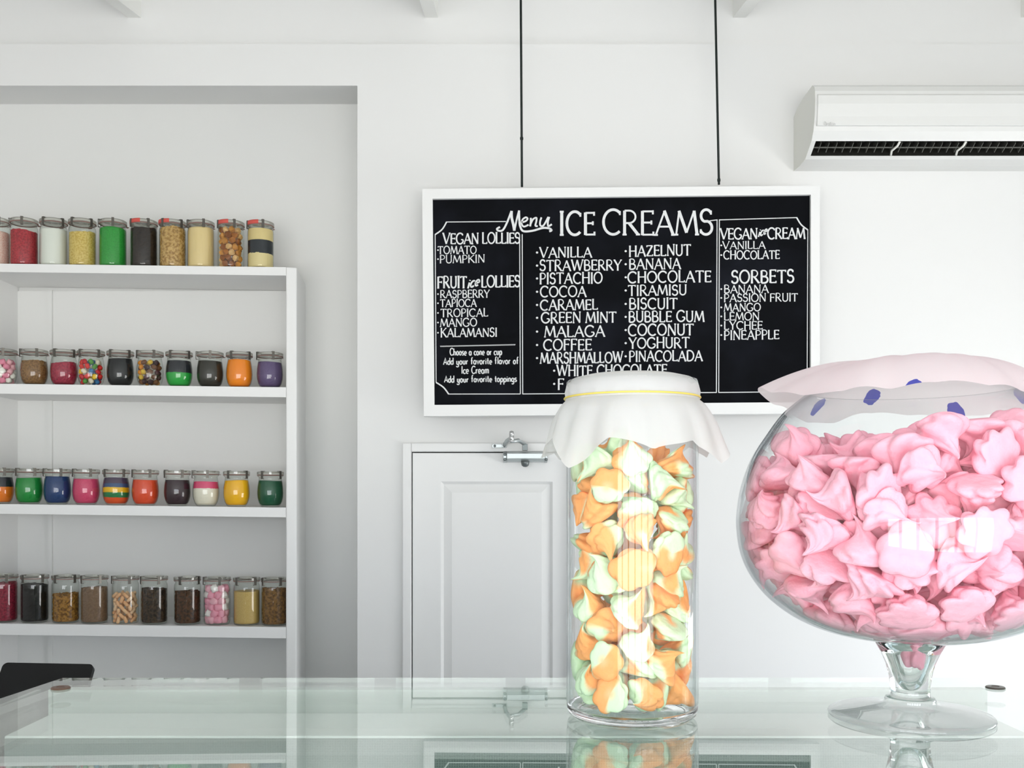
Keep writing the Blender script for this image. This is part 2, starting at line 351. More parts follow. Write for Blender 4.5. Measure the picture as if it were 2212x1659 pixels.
# hand lettering: every glyph is a set of brush strokes in a box one unit high
def arc(cx, cy, rx, ry, a0, a1, n=14):
    return [(cx + rx * math.cos(math.radians(a0 + (a1 - a0) * i / n)), cy + ry * math.sin(math.radians(a0 + (a1 - a0) * i / n))) for i in range(n + 1)]
K, T = 1.0, .62       # thick and thin strokes
CAP = {
 'A': (.74, [([(.02, 0), (.38, 1)], T), ([(.36, 1), (.72, 0)], K), ([(.14, .34), (.58, .34)], T)], [(.02, 0), (.72, 0)]),
 'B': (.60, [([(.08, 0), (.08, 1)], K), ([(.08, 1)] + arc(.26, .76, .24, .24, 90, -90) + [(.08, .52)], T), ([(.08, .52)] + arc(.30, .26, .27, .26, 90, -90) + [(.08, 0)], K * .9)], []),
 'C': (.74, [(arc(.42, .5, .39, .5, 48, 312, 24), K * .9)], [(.69, .86, 1)]),
 'D': (.74, [([(.08, 0), (.08, 1)], K), ([(.08, 1)] + arc(.28, .5, .42, .5, 90, -90, 20) + [(.08, 0)], K * .85)], []),
 'E': (.54, [([(.08, 0), (.08, 1)], K), ([(.08, .98), (.50, .98)], T), ([(.08, .52), (.44, .52)], T), ([(.08, .02), (.52, .02)], T)], [(.50, .94, 1), (.52, .06, 1), (.44, .52, 1)]),
 'F': (.52, [([(.08, 0), (.08, 1)], K), ([(.08, .98), (.50, .98)], T), ([(.08, .52), (.42, .52)], T)], [(.08, 0), (.50, .94, 1), (.42, .52, 1)]),
 'G': (.78, [(arc(.42, .5, .39, .5, 48, 330, 24) + [(.70, .40)], K * .9), ([(.52, .40), (.74, .40)], T)], [(.69, .86, 1)]),
 'H': (.72, [([(.08, 0), (.08, 1)], K), ([(.64, 0), (.64, 1)], K), ([(.08, .52), (.64, .52)], T)], [(.08, 0), (.08, 1), (.64, 0), (.64, 1)]),
 'I': (.20, [([(.10, 0), (.10, 1)], K)], [(.10, 0), (.10, 1)]),
 'K': (.68, [([(.08, 0), (.08, 1)], K), ([(.10, .45), (.60, 1)], T), ([(.22, .58), (.66, 0)], K)], [(.08, 0), (.08, 1), (.60, 1), (.66, 0)]),
 'L': (.52, [([(.08, 0), (.08, 1)], K), ([(.08, .02), (.50, .02)], T)], [(.08, 1), (.50, .07, 1)]),
 'M': (.92, [([(.04, 0), (.16, 1)], T), ([(.15, 1), (.46, .08)], K), ([(.46, .08), (.76, 1)], T), ([(.76, 1), (.88, 0)], K)], [(.04, 0), (.88, 0)]),
 'N': (.74, [([(.08, 0), (.08, 1)], T), ([(.08, 1), (.66, .0)], K), ([(.66, 0), (.66, 1)], T)], [(.08, 0), (.66, 1)]),
 'O': (.80, [(arc(.40, .5, .37, .5, 90, 450, 30), K * .85)], []),
 'P': (.56, [([(.08, 0), (.08, 1)], K), ([(.08, 1)] + arc(.26, .73, .27, .27, 90, -90) + [(.08, .46)], T)], [(.08, 0)]),
 'R': (.66, [([(.08, 0), (.08, 1)], K), ([(.08, 1)] + arc(.26, .74, .26, .26, 90, -90) + [(.08, .48)], T), ([(.26, .48), (.62, 0)], K)], [(.08, 0), (.62, 0)]),
 'S': (.54, [(arc(.27, .755, .21, .245, 30, 250, 14) + arc(.26, .27, .24, .27, 75, -155, 16), K * .9)], [(.46, .88, 1), (.05, .13, 1)]),
 'T': (.66, [([(.33, 0), (.33, 1)], K), ([(.0, .97), (.66, .97)], T)], [(.33, 0), (.02, .93, 1), (.64, .93, 1)]),
 'U': (.68, [([(.08, 1), (.08, .32)] + arc(.34, .30, .26, .30, 180, 360) + [(.60, .32), (.60, 1)], K * .85)], [(.08, 1), (.60, 1)]),
 'V': (.74, [([(.02, 1), (.36, 0)], K), ([(.36, 0), (.72, 1)], T)], [(.02, 1), (.72, 1)]),
 'W': (1.06, [([(.02, 1), (.28, 0)], K), ([(.28, 0), (.52, 1)], T), ([(.52, 1), (.78, 0)], K), ([(.78, 0), (1.04, 1)], T)], [(.02, 1), (1.04, 1)]),
 'Y': (.66, [([(.02, 1), (.33, .45)], K), ([(.33, .45), (.64, 1)], T), ([(.33, .47), (.33, 0)], K)], [(.02, 1), (.64, 1), (.33, 0)]),
 'Z': (.62, [([(.05, .97), (.58, .97)], T), ([(.57, .97), (.05, .03)], K), ([(.05, .03), (.60, .03)], T)], [(.05, .93, 1), (.60, .07, 1)]),
 ' ': (.26, [], []),
}
X = .55
LOW = {
 'A': (.56, [([(.0, 0), (.30, 1), (.54, 0)], K), ([(.10, .32), (.46, .32)], K)], []),
 'C': (.56, [(arc(.34, .5, .32, .5, 45, 315, 20), K)], []), 'I': (.16, [([(.08, 0), (.08, 1)], K)], []),
 'a': (.44, [(arc(.20, X / 2, .18, X / 2, 40, 360, 16), K), ([(.38, X), (.38, .04), (.43, .0)], K)], []),
 'c': (.36, [(arc(.22, X / 2, .20, X / 2, 45, 315, 14), K)], []),
 'd': (.44, [(arc(.20, X / 2, .18, X / 2, 0, 360, 18), K), ([(.38, 1.0), (.38, 0)], K)], []),
 'e': (.40, [([(.04, X / 2), (.38, X / 2)] + arc(.20, X / 2, .18, X / 2, 0, 310, 16), K)], []),
 'f': (.34, [([(.32, 1.0), (.20, 1.02), (.14, .88), (.14, 0)], K), ([(.0, X), (.28, X)], K)], []),
 'g': (.44, [(arc(.20, X / 2, .18, X / 2, 0, 360, 18), K), ([(.38, X), (.38, -.2)] + arc(.20, -.2, .18, .14, 0, -150, 8), K)], []),
 'h': (.44, [([(.06, 0), (.06, 1.0)], K), ([(.06, .3)] + arc(.22, .36, .16, .2, 160, 0, 8) + [(.38, 0)], K)], []),
 'i': (.16, [([(.08, 0), (.08, X)], K), ([(.08, X + .16), (.08, X + .24)], K)], []),
 'l': (.16, [([(.08, 0), (.08, 1.0)], K)], []),
 'm': (.64, [([(.06, 0), (.06, X)], K), ([(.06, .3)] + arc(.19, .36, .13, .2, 160, 0, 8) + [(.32, 0)], K), ([(.32, .3)] + arc(.45, .36, .13, .2, 160, 0, 8) + [(.58, 0)], K)], []),
 'n': (.44, [([(.06, 0), (.06, X)], K), ([(.06, .3)] + arc(.22, .36, .16, .2, 160, 0, 8) + [(.38, 0)], K)], []),
 'o': (.42, [(arc(.20, X / 2, .18, X / 2, 0, 360, 18), K)], []),
 'p': (.44, [([(.06, -.4), (.06, X)], K), (arc(.24, X / 2, .18, X / 2, 180, 540, 18), K)], []),
 'r': (.30, [([(.06, 0), (.06, X)], K), ([(.06, .32), (.14, .5), (.28, .54)], K)], []),
 's': (.32, [(arc(.16, X * .75, .13, X * .25, 30, 250, 8) + arc(.15, X * .26, .14, X * .26, 75, -150, 8), K)], []),
 't': (.30, [([(.14, .9), (.14, .08), (.26, 0)], K), ([(.0, X), (.28, X)], K)], []),
 'u': (.44, [([(.06, X), (.06, .2)] + arc(.21, .2, .15, .2, 180, 360, 8) + [(.36, X)], K), ([(.36, X), (.36, .0)], K)], []),
 'v': (.40, [([(.02, X), (.20, 0), (.38, X)], K)], []),
 'y': (.44, [([(.06, X), (.06, .2)] + arc(.21, .2, .15, .2, 180, 360, 8) + [(.36, X)], K), ([(.36, X), (.36, -.2)] + arc(.18, -.2, .18, .16, 0, -170, 8), K)], []),
 'k': (.40, [([(.06, 0), (.06, 1.0)], K), ([(.06, .2), (.34, X)], K), ([(.14, .3), (.38, 0)], K)], []),
 'D': (.60, [([(.08, 0), (.08, 1)], K), ([(.08, 1)] + arc(.22, .5, .34, .5, 90, -90, 16) + [(.08, 0)], K)], []),
 ' ': (.28, [], []),
}
def ribbon(bm, pts, wd, to3, dy, taper=False):
    """brush stroke of width wd through 2-D points, mapped to the board by to3(x, y, depth)"""
    n = len(pts); L_, R_ = [], []
    for i, p in enumerate(pts):
        a = pts[max(i - 1, 0)]; c = pts[min(i + 1, n - 1)]
        dx, dy_ = c[0] - a[0], c[1] - a[1]; l = math.hypot(dx, dy_) or 1
        h = wd / 2 * ((.55 + .45 * math.sin(PI * min(1, max(0, (i + .6) / (n + .2))))) if taper else 1)
        L_.append((p[0] - dy_ / l * h, p[1] + dx / l * h)); R_.append((p[0] + dy_ / l * h, p[1] - dx / l * h))
    vs = [to3(x, y, dy) for x, y in L_] + [to3(x, y, dy) for x, y in R_] + [to3(x, y, 0) for x, y in L_] + [to3(x, y, 0) for x, y in R_]
    fs = []
    for i in range(n - 1):
        fs += [(i, i + 1, n + i + 1, n + i), (2 * n + i, i, i + 1, 2 * n + i + 1)[::-1], (n + i, n + i + 1, 3 * n + i + 1, 3 * n + i)[::-1]]
    fs += [(0, n, 3 * n, 2 * n), (n - 1, 2 * n - 1, 4 * n - 1, 3 * n - 1)[::-1]]
    bm.add(vs, fs)
def smooth_pts(pts, k=6):
    out = []
    for i in range(len(pts) - 1):
        p0, p1, p2, p3 = pts[max(i - 1, 0)], pts[i], pts[i + 1], pts[min(i + 2, len(pts) - 1)]
        for s in range(k):
            t = s / k
            out.append(tuple(.5 * (2 * b_ + (c_ - a_) * t + (2 * a_ - 5 * b_ + 4 * c_ - d_) * t * t + (3 * b_ - a_ - 3 * c_ + d_) * t ** 3) for a_, b_, c_, d_ in zip(p0, p1, p2, p3)))
    return out + [pts[-1]]
board3 = lambda x, y, d: P(x, y, YB - d)
lay = [0]
def text(txt, x0, x1, yt, yb, wd=None, font=CAP, rise=-.010, bullet=None, slant=0, rng=random.Random(3), gap=.10, to3=board3, parent=None, org=None, mt=None, nm='lettering'):
    h = yb - yt; adv = [font[c][0] for c in txt]; total = sum(adv) + gap * (len(txt) - 1); sx = (x1 - x0) / total
    wd = wd or max(2.5, h * .155); bm = MB(); x = 0.0
    for c, a in zip(txt, adv):
        jy = rng.uniform(-.02, .02) * h; js = rng.uniform(.97, 1.03)
        f = lambda p: (x0 + (x + p[0]) * sx + slant * p[1] * h, yb + jy - p[1] * h * js + ((x + p[0]) * sx) * rise)
        for pts, wt in font[c][1]:
            ribbon(bm, [f(p) for p in pts], wd * wt, to3, .0004 + .00002 * (lay[0] % 12)); lay[0] += 1
        for sf in font[c][2]:
            q = f(sf); e = h * .085
            seg = [(q[0], q[1] - e), (q[0], q[1] + e)] if len(sf) == 3 else [(q[0] - e, q[1]), (q[0] + e, q[1])]
            ribbon(bm, seg, wd * .62, to3, .0004 + .00002 * (lay[0] % 12)); lay[0] += 1
        x += a + gap
    if bullet:
        r = bullet[2] if len(bullet) > 2 else 3.0
        cx_, cy_ = bullet[0] - .9, bullet[1]; rr_ = r * .8
        bm.add([to3(cx_ + rr_ * math.cos(2 * PI * k / 12), cy_ + rr_ * .9 * math.sin(2 * PI * k / 12), .0005) for k in range(12)], [tuple(range(12))])
    o = bm.build(nm, mt or M['chalk'], parent or slate, org if org is not None else bo, fix=False)
    o['label'] = ('chalk lettering reading ' if parent is None else 'small grey lettering reading ') + txt
    return o
def strokes(lst, name='lettering'):
    bm = MB()
    for pts, wd in lst:
        ribbon(bm, smooth_pts(pts) if len(pts) > 2 else pts, wd, board3, .0004 + .00002 * (lay[0] % 12)); lay[0] += 1
    return bm.build(name, M['chalk'], slate, bo, fix=False)
text('ICE', 1209, 1285, 458, 508, wd=6.6, gap=.12); text('CREAMS', 1302, 1540, 455, 507.5, wd=6.4, gap=.06, rise=-.006)
text('VEGAN LOLLIES', 957, 1123, 504, 527, gap=.07)
for t, x0, x1, yt, yb in (('TOMATO', 946, 1029, 532, 548.5), ('PUMPKIN', 950, 1047, 551.5, 568), ('RASPBERRY', 951, 1057, 627, 643.5), ('TAPIOCA', 951, 1029, 647, 663), ('TROPICAL', 952, 1054, 667.5, 684.5), ('MANGO', 951, 1030, 688, 705.5), ('KALAMANSI', 952, 1073.5, 709.5, 728)):
    text(t, x0, x1, yt, yb, bullet=(947, (yt + yb) / 2, 2.4))
text('FRUIT', 945, 1008, 597, 622); text('LOLLIES', 1040, 1123, 596, 620.5, gap=.07)
for t, x0, x1, yt, yb in (('VANILLA', 1166, 1278, 534.5, 556.5), ('STRAWBERRY', 1166, 1342, 562.5, 585), ('PISTACHIO', 1166, 1301, 590, 613), ('COCOA', 1167, 1266, 619, 641.5), ('CARAMEL', 1167, 1291, 647.5, 670), ('GREEN MINT', 1169, 1331, 675, 698), ('MALAGA', 1176, 1306, 704.5, 728), ('COFFEE', 1174, 1278, 733.5, 757), ('MARSHMALLOW', 1167, 1345, 762, 785), ('WHITE CHOCOLATE', 1203, 1441, 789.5, 812), ('F', 1205, 1218, 817.5, 841)):
    text(t, x0, x1, yt, yb, bullet=((1161 if x0 < 1190 else 1198), (yt + yb) / 2, 3.2))
for t, x0, x1, yt, yb in (('HAZELNUT', 1359, 1492, 531, 554), ('BANANA', 1359, 1470, 559.5, 582), ('CHOCOLATE', 1356, 1536, 587, 611), ('TIRAMISU', 1357, 1483, 616.5, 638.5), ('BISCUIT', 1359, 1463, 645, 668), ('BUBBLE GUM', 1358, 1521, 673, 696), ('COCONUT', 1357, 1498, 701, 725), ('YOGHURT', 1359, 1489, 730, 752.5), ('PINACOLADA', 1359, 1517, 758.5, 781)):
    text(t, x0, x1, yt, yb, bullet=(1352.5, (yt + yb) / 2, 3.2), rise=-.022 if t == 'HAZELNUT' else -.012)
text('VEGAN', 1556, 1636, 494, 517, gap=.06); text('CREAM', 1658, 1739, 492.5, 516, gap=.06); text('SORBETS', 1580, 1715, 584.5, 612, rise=-.016)
for t, x0, x1, yt, yb in (('VANILLA', 1561, 1653, 522, 538), ('CHOCOLATE', 1563, 1684, 542, 560), ('BANANA', 1564, 1660, 616, 633), ('PASSION FRUIT', 1564, 1723, 635, 652), ('MANGO', 1564, 1643, 655.5, 672.5), ('LEMON', 1564, 1640, 675, 692), ('LYCHEE', 1564, 1647, 694.5, 712), ('PINEAPPLE', 1564, 1683, 714, 733.5)):
    text(t, x0, x1, yt, yb, bullet=(1559, (yt + yb) / 2, 2.6))
text('ice', 1009, 1034, 600, 624, font=LOW, wd=3.6, slant=.25, rise=-.35); text('ice', 1637, 1655, 492, 512, font=LOW, wd=3.0, slant=.3, rise=-.45)
text('Choose a cone or cup', 972, 1084, 752.5, 767.5, font=LOW, wd=2.2); text('Add your favorite flavor of', 958, 1120, 773, 787.5, font=LOW, wd=2.2)
text('Ice Cream', 997, 1056, 791, 807, font=LOW, wd=2.2); text('Add your favorite toppings', 960, 1116, 812, 826, font=LOW, wd=2.2)
q = lambda x, y: (900 + x / 5.027, 390 + y / 5.027)
strokes([([q(905, 505), q(885, 515), q(872, 528), q(890, 545), q(935, 538), q(980, 460), q(1030, 330)], 4.2), ([q(1030, 330), q(1032, 400), q(1050, 480), q(1062, 545)], 5.6),
         ([q(1062, 545), q(1085, 430), q(1112, 325)], 3.8), ([q(1112, 325), q(1115, 430), q(1125, 500), q(1160, 550), q(1260, 545), q(1370, 515), q(1440, 520), q(1465, 540), q(1440, 552)], 4.4),
         ([q(1140, 455), q(1185, 440), q(1205, 415), q(1185, 400), q(1150, 425), q(1140, 470), q(1165, 500), q(1215, 480)], 3.8),
         ([q(1240, 405), q(1240, 450), q(1232, 498)], 4.2), ([q(1238, 470), q(1265, 420), q(1300, 405), q(1300, 440), q(1290, 490), q(1315, 495)], 3.8),
         ([q(1355, 400), q(1340, 450), q(1345, 490), q(1380, 485), q(1430, 395)], 3.8), ([q(1440, 395), q(1425, 450), q(1430, 495), q(1468, 475)], 4.0)])
cor = lambda x0, y0, x1, y1, bx, by: [(x0, y0), ((x0 + x1) / 2 * .72 + bx * .28, (y0 + y1) / 2 * .72 + by * .28), (x1, y1)]
lw_ = 1.9
strokes([([(965, 479.5), (1093, 478.5)], lw_), (cor(965, 479, 939.5, 507, 962, 502), 3.0), ([(940, 507), (942, 826)], lw_), (cor(942, 826, 969, 851, 964, 832), 3.0), ([(968, 851.2), (1124, 851)], lw_),
         ([(1122.5, 506), (1124, 851)], lw_)], 'border_line')
strokes([([(1128, 506), (1129.2, 851)], lw_), ([(1128.5, 851), (1548, 847.8)], lw_), ([(1549, 475), (1547.5, 848)], lw_), ([(1533, 477), (1550, 474.8)], lw_)], 'border_line')
strokes([([(1554, 475), (1552.5, 848)], lw_), ([(1553, 475), (1722, 470)], lw_), (cor(1721, 470, 1745.5, 497, 1724, 490), 3.0), ([(1745, 497), (1743.5, 818)], lw_), (cor(1743.5, 818, 1716, 846, 1722, 824), 3.0), ([(1552, 847.8), (1717, 846.2)], lw_)], 'border_line')
bm = MB()
ribbon(bm, [(951 + i * 162 / 120, 748.2 - i * 3.6 / 120 + (1.0 if i % 2 else -1.0)) for i in range(121)], 1.6, board3, .0005)
bm.build('divider_line', M['chalk'], slate, bo, fix=False)

# ------------------------------------------------------------------ air conditioner
x0, x1 = P(1760, 0, 2.84).x, P(1760, 0, 2.84).x + .86
ao = Vector(((x0 + x1) / 2, YW, EYE + 1.017))
ac = empty('air_conditioner', ao, 'white wall air conditioner with a dark open air outlet', 'air conditioner')
prof = [(0, 1.017), (.06, 1.012), (.118, 1.013), (.132, 1.019)]           # underside, from the wall to the outlet
slot = [(.132, 1.019), (.182, 1.045)]
face = [(.182, 1.045), (.200, 1.068), (.212, 1.105), (.217, 1.150), (.214, 1.180), (.205, 1.197), (.190, 1.206), (.10, 1.206), (.04, 1.200), (0, 1.185)]
def strip(bm, pr, xa, xb):
    vs = [(xa, YW - d, EYE + z) for d, z in pr] + [(xb, YW - d, EYE + z) for d, z in pr]; n = len(pr)
    bm.add(vs, [(i, i + 1, n + i + 1, n + i) for i in range(n - 1)])
b = MB(); strip(b, prof, x0, x1); strip(b, face, x0, x1); e = .012
strip(b, slot, x0, x0 + e); strip(b, slot, x1 - e, x1)
for xa in (x0, x1):
    vs = [(xa, YW - d, EYE + z) for d, z in prof + face[0:]]; b.add(vs, [tuple(range(len(vs)))])
b.build('housing', M['plastic'], ac, ao)
b = MB(); vs = [(x0 - .0008, YW - d, EYE + z) for d, z in prof + face]; vs2 = [(x0 + .0001, v[1], v[2]) for v in vs]; n = len(vs)
b.add(vs + vs2, [tuple(range(n)), tuple(range(2 * n - 1, n - 1, -1))] + [(i, n + i, n + (i + 1) % n, (i + 1) % n) for i in range(n)])
b.build('end_cover', M['ivory'], ac, ao)
b = MB(); inn = [(.134, 1.020), (.095, 1.07), (.14, 1.10), (.180, 1.046)]
strip(b, inn, x0 + e, x1 - e)
for xa in (x0 + e, x1 - e): b.add([(xa, YW - d, EYE + z) for d, z in inn], [(0, 1, 2, 3)])
outlet = b.build('air_outlet', M['acdark'], ac, ao)
pan = [(.2135, 1.080), (.2155, 1.105), (.2215, 1.140), (.2205, 1.165), (.2165, 1.170)]
b = MB(); pin = [(.203, 1.075), (.2115, 1.105), (.2165, 1.14), (.213, 1.17)]
vs = pan + [(.2, 1.168), (.2, 1.08)]
b.prism([(YW - d, EYE + z) for d, z in vs], 'x', x0 + .006, x1 - .006); fp_ = b.build('front_panel', M['plastic'], ac, ao, bevel=.0015)
for k in range(34):
    xv = x0 + .03 + k * .024
    b = MB(); b.hexa([(xv, YW - .140, EYE + 1.026), (xv + .0018, YW - .140, EYE + 1.026), (xv + .0018, YW - .172, EYE + 1.043), (xv, YW - .172, EYE + 1.043)],
                     [(xv + .006, YW - .115, EYE + 1.06), (xv + .0078, YW - .115, EYE + 1.06), (xv + .0078, YW - .14, EYE + 1.085), (xv + .006, YW - .14, EYE + 1.085)])
    b.build('vane', M['acvane'], outlet, ao)
b = MB(); b.tube([(x0 + e, YW - .155, EYE + 1.036), (x1 - e, YW - .155, EYE + 1.036)], .0022, 6); b.build('guide_bar', M['acvane'], outlet, ao)
for px in (1932, 2074):
    xv = xx(px, 2.89); b = MB()
    b.tube([(xv, YW - .134, EYE + 1.021), (xv - .004, YW - .150, EYE + 1.028), (xv + .006, YW - .168, EYE + 1.036), (xv + .008, YW - .181, EYE + 1.044)], .0034, 8); b.build('louver_pivot', M['ivory'], outlet, ao, smooth=True)
yl = 2.834
text('Daikin', 1780, 1805, 263, 271, wd=1.1, font={**LOW}, to3=lambda x, y, d: P(x, y, yl - d * .5), parent=fp_, org=ao, mt=M['greytext'], nm='logo', rise=0)
# ------------------------------------------------------------------ shelf unit in the niche
YS = 3.06
TL = .0125                                             # the shelves run slightly downhill
XSR = (617.5 - 1106) * YS / F                          # inner face of the open-side panel
XSL = (38 - 1106) * (YN - .012) / F                    # inner face of the far panel
sz = lambda py: EYE - (py - 1070) * YS / F
so = Vector((-1.18, YS + .1, 0))
unit = empty('shelf_unit', so, 'white wooden shelf unit full of glass jars standing in the wall niche', 'shelves')
xo_f = (641 - 1106) * YS / F; xo_b = (660 - 1106) * YN / F
ztop = sz(577)
b = MB(); zt = ztop
b.hexa([(XSR, YS, 0), (xo_f, YS, 0), (xo_b, YN, 0), (XSR - .012, YN, 0)], [(XSR, YS, zt + .001), (xo_f, YS, zt - .001), (xo_b, YN, zt - .001), (XSR - .012, YN, zt + .001)])
b.build('side_panel', M['paint'], unit, so, bevel=.004)
b = MB(); zt2 = ztop + TL * (XSR - XSL)
b.hexa([(XSL - .03, YS, 0), (XSL, YS, 0), (XSL, YN, 0), (XSL - .03, YN, 0)], [(XSL - .03, YS, zt2), (XSL, YS, zt2), (XSL, YN, zt2), (XSL - .03, YN, zt2)])
b.build('side_panel', M['paint'], unit, so, bevel=.003)
SHELF = {}
for i, (pt, pb) in enumerate(((577, 595), (836.5, 858), (1096.5, 1117.5), (1355, 1379), (1640, 1663))):
    z1, z0 = sz(pt), sz(pb); dz = TL * (XSR - XSL); SHELF[i + 1] = z1
    xa = XSL; xb = XSR
    b = MB(); b.hexa([(xa, YS + .001, z0 + dz), (xb, YS + .001, z0), (xb, YN - .012, z0), (xa, YN - .012, z0 + dz)], [(xa, YS + .001, z1 + dz), (xb, YS + .001, z1), (xb, YN - .012, z1), (xa, YN - .012, z1 + dz)])
    b.build('shelf', M['paint'], unit, so)
shelf_z = lambda i, x: SHELF[i] + TL * (XSR - x)
zb_top = sz(595)
b = MB(); b.box(XSL, XSR - .012, YN - .011, YN - .002, 0, zb_top); bp_ = b.build('back_panel', M['niche'], unit, so)
b = MB(); xs = (110 - 1106) * (YN - .014) / F; b.box(xs - .006, xs + .006, YN - .020, YN - .0112, 0, zb_top); b.build('batten', M['niche'], bp_, so)

# ------------------------------------------------------------------ clip-top jars, one of each kind
def seal_mesh(r, z, h): b = MB(); b.lathe([(r - .004, z), (r, z), (r + .0008, z + h / 2), (r, z + h), (r - .004, z + h)], 32); return b
def make_jar(kind):
    root = empty('glass_jar', (0, 0, 0), 'x', 'jar')
    if kind == 'tall':
        body = [(0, .0), (.036, 0), (.0395, .003), (.041, .010), (.041, .118), (.0402, .126), (.0375, .131), (.0375, .134), (.0405, .136), (.0405, .1385), (.035, .1385)]; zr = .1385; rl = .0425
    else:
        body = [(0, 0), (.026, 0), (.030, .002), (.0365, .014), (.0405, .030), (.0415, .044), (.0405, .062), (.038, .080), (.0362, .088), (.0358, .094), (.0400, .097), (.0400, .100), (.034, .100)]; zr = .100; rl = .042
    b = MB(); b.lathe(body, 40); b.build('glass_body', M['jarglass'], root, smooth=True)
    sl_ = seal_mesh(rl - .0005, zr, .002).build('rubber_seal', M['seal'], root, smooth=True)
    b = MB(); b.box(rl - .002, rl + .008, -.006, .006, zr + .0003, zr + .002, Matrix.Rotation(1.15, 4, 'Z')); b.build('seal_tab', M['seal'], sl_, bevel=.0006)
    b = MB(); b.lathe([(0, zr + .0075), (.028, zr + .0075), (.031, zr + .0125), (rl - .002, zr + .0125), (rl, zr + .011), (rl, zr + .004), (rl - .001, zr + .0025), (.033, zr + .0025), (.031, zr + .001), (0, zr + .001)], 40)
    lid_ = b.build('lid', M['lidglass'], root, smooth=False)
    for a in (-130, -48):
        ca, sa = math.cos(math.radians(a)), math.sin(math.radians(a)); Mx = Matrix.Rotation(math.radians(a), 4, 'Z')
        b = MB(); b.box(rl - .009, rl + .0022, -.004, .004, zr + .0128, zr + .0142, Mx); b.box(rl + .0008, rl + .0024, -.004, .004, zr - .010, zr + .0142, Mx); b.box(rl - .004, rl + .002, -.004, .004, zr - .0115, zr - .010, Mx)
        b.build('clip', M['clip'], root)
    return root
JAR = {'tall': make_jar('tall'), 'tulip': make_jar('tulip')}
INNER = {'tall': [(.0372, .005), (.0392, .009), (.0397, .012), (.0397, .118), (.039, .126)],
         'tulip': [(.027, .005), (.0315, .008), (.0355, .0155), (.0391, .030), (.0401, .044), (.0391, .062), (.0367, .080), (.035, .088)]}
HT = {'tall': .151, 'tulip': .1125}
def r_at(kind, z):
    pr = INNER[kind]
    for (r0, z0), (r1, z1) in zip(pr, pr[1:]):
        if z <= z1: return r0 + (r1 - r0) * max(0, (z - z0)) / (z1 - z0)
    return pr[-1][0]
def fill_mesh(kind, z0, z1, rough, rg, mound):
    """a loose filling between two heights; rough = size of its grains"""
    n = 48; k = max(3, int((z1 - z0) / .004)); b = MB(); ph = rg.uniform(0, 6)
    zs = [z0 + (z1 - z0) * i / k for i in range(k + 1)]
    wob = lambda a: mound * (.6 * math.sin(a + ph) + .4 * math.sin(2 * a + 1.7 * ph))
    prof = [(0, z0)] + [(r_at(kind, z) - .0004, z) for z in zs]
    top = [(r_at(kind, z1) * f, z1) for f in (.8, .6, .4, .2)] + [(0, z1)]
    def fn(r, z, a):
        t = (z - z0) / (z1 - z0); base = 0 if t < .98 else 1
        return (r - rg.uniform(0, rough) * (1 if r > .02 else 0), z + (wob(a) * min(1, r / .03) * (t if z0 < .008 else 1)) + (rg.uniform(-rough, rough) if base else 0))
    b.lathe(prof + top, n, fn=fn)
    return b
fills = {}
def fmat(c, c2=None, sc=260, rough=.75):
    key = (c, c2, sc)
    if key not in fills: fills[key] = mat('filling ' + c, c, rough, .25, noise=(sc, c2, .42, .62) if c2 else None)
    return fills[key]
ORD = ['first', 'second', 'third', 'fourth', 'fifth', 'sixth', 'seventh', 'eighth', 'ninth', 'tenth', 'eleventh', 'twelfth', 'thirteenth', 'fourteenth', 'fifteenth', 'sixteenth'] + ['further'] * 20
SHN = ['', 'top shelf', 'second shelf', 'third shelf', 'lowest shelf']
used = {'tall': False, 'tulip': False}
rg = random.Random(11)
BY = YS + .053
def stuff(name, label, cat, o): return tag(o, label, cat, kind='stuff')

# chunky sweets, each one its own object
def chunk_mesh(shape, size, seed):
    r = random.Random(seed); b = MB()
    if shape == 'marshmallow': b.lathe([(0, -.5), (.40, -.5), (.49, -.43), (.52, 0), (.49, .43), (.40, .5), (0, .5)], 16)
    elif shape == 'gummy': b.lathe([(0, -.5), (.28, -.44), (.42, -.2), (.36, 0), (.42, .22), (.28, .44), (0, .5)], 14)
    elif shape == 'pebble': b.lathe([(0, -.42), (.3, -.36), (.48, -.12), (.5, .08), (.34, .34), (0, .42)], 14, fn=lambda q, z, a: (q * (1 + .12 * math.sin(2 * a + seed)), z))
    elif shape == 'puff': b.lathe([(0, -.8), (.26, -.72), (.38, -.4), (.36, 0), (.38, .4), (.26, .72), (0, .8)], 12)
    else: b.lathe([(0, -.5), (.34, -.40), (.46, 0), (.32, .38), (0, .46)], 7, fn=lambda q, z, a: (q * (1 + .35 * math.sin(3 * a + seed) * r.uniform(.4, 1)), z * r.uniform(.8, 1.1)))
    b.v = [tuple(c * size for c in v) for v in b.v]
    return b
ctemp = {}
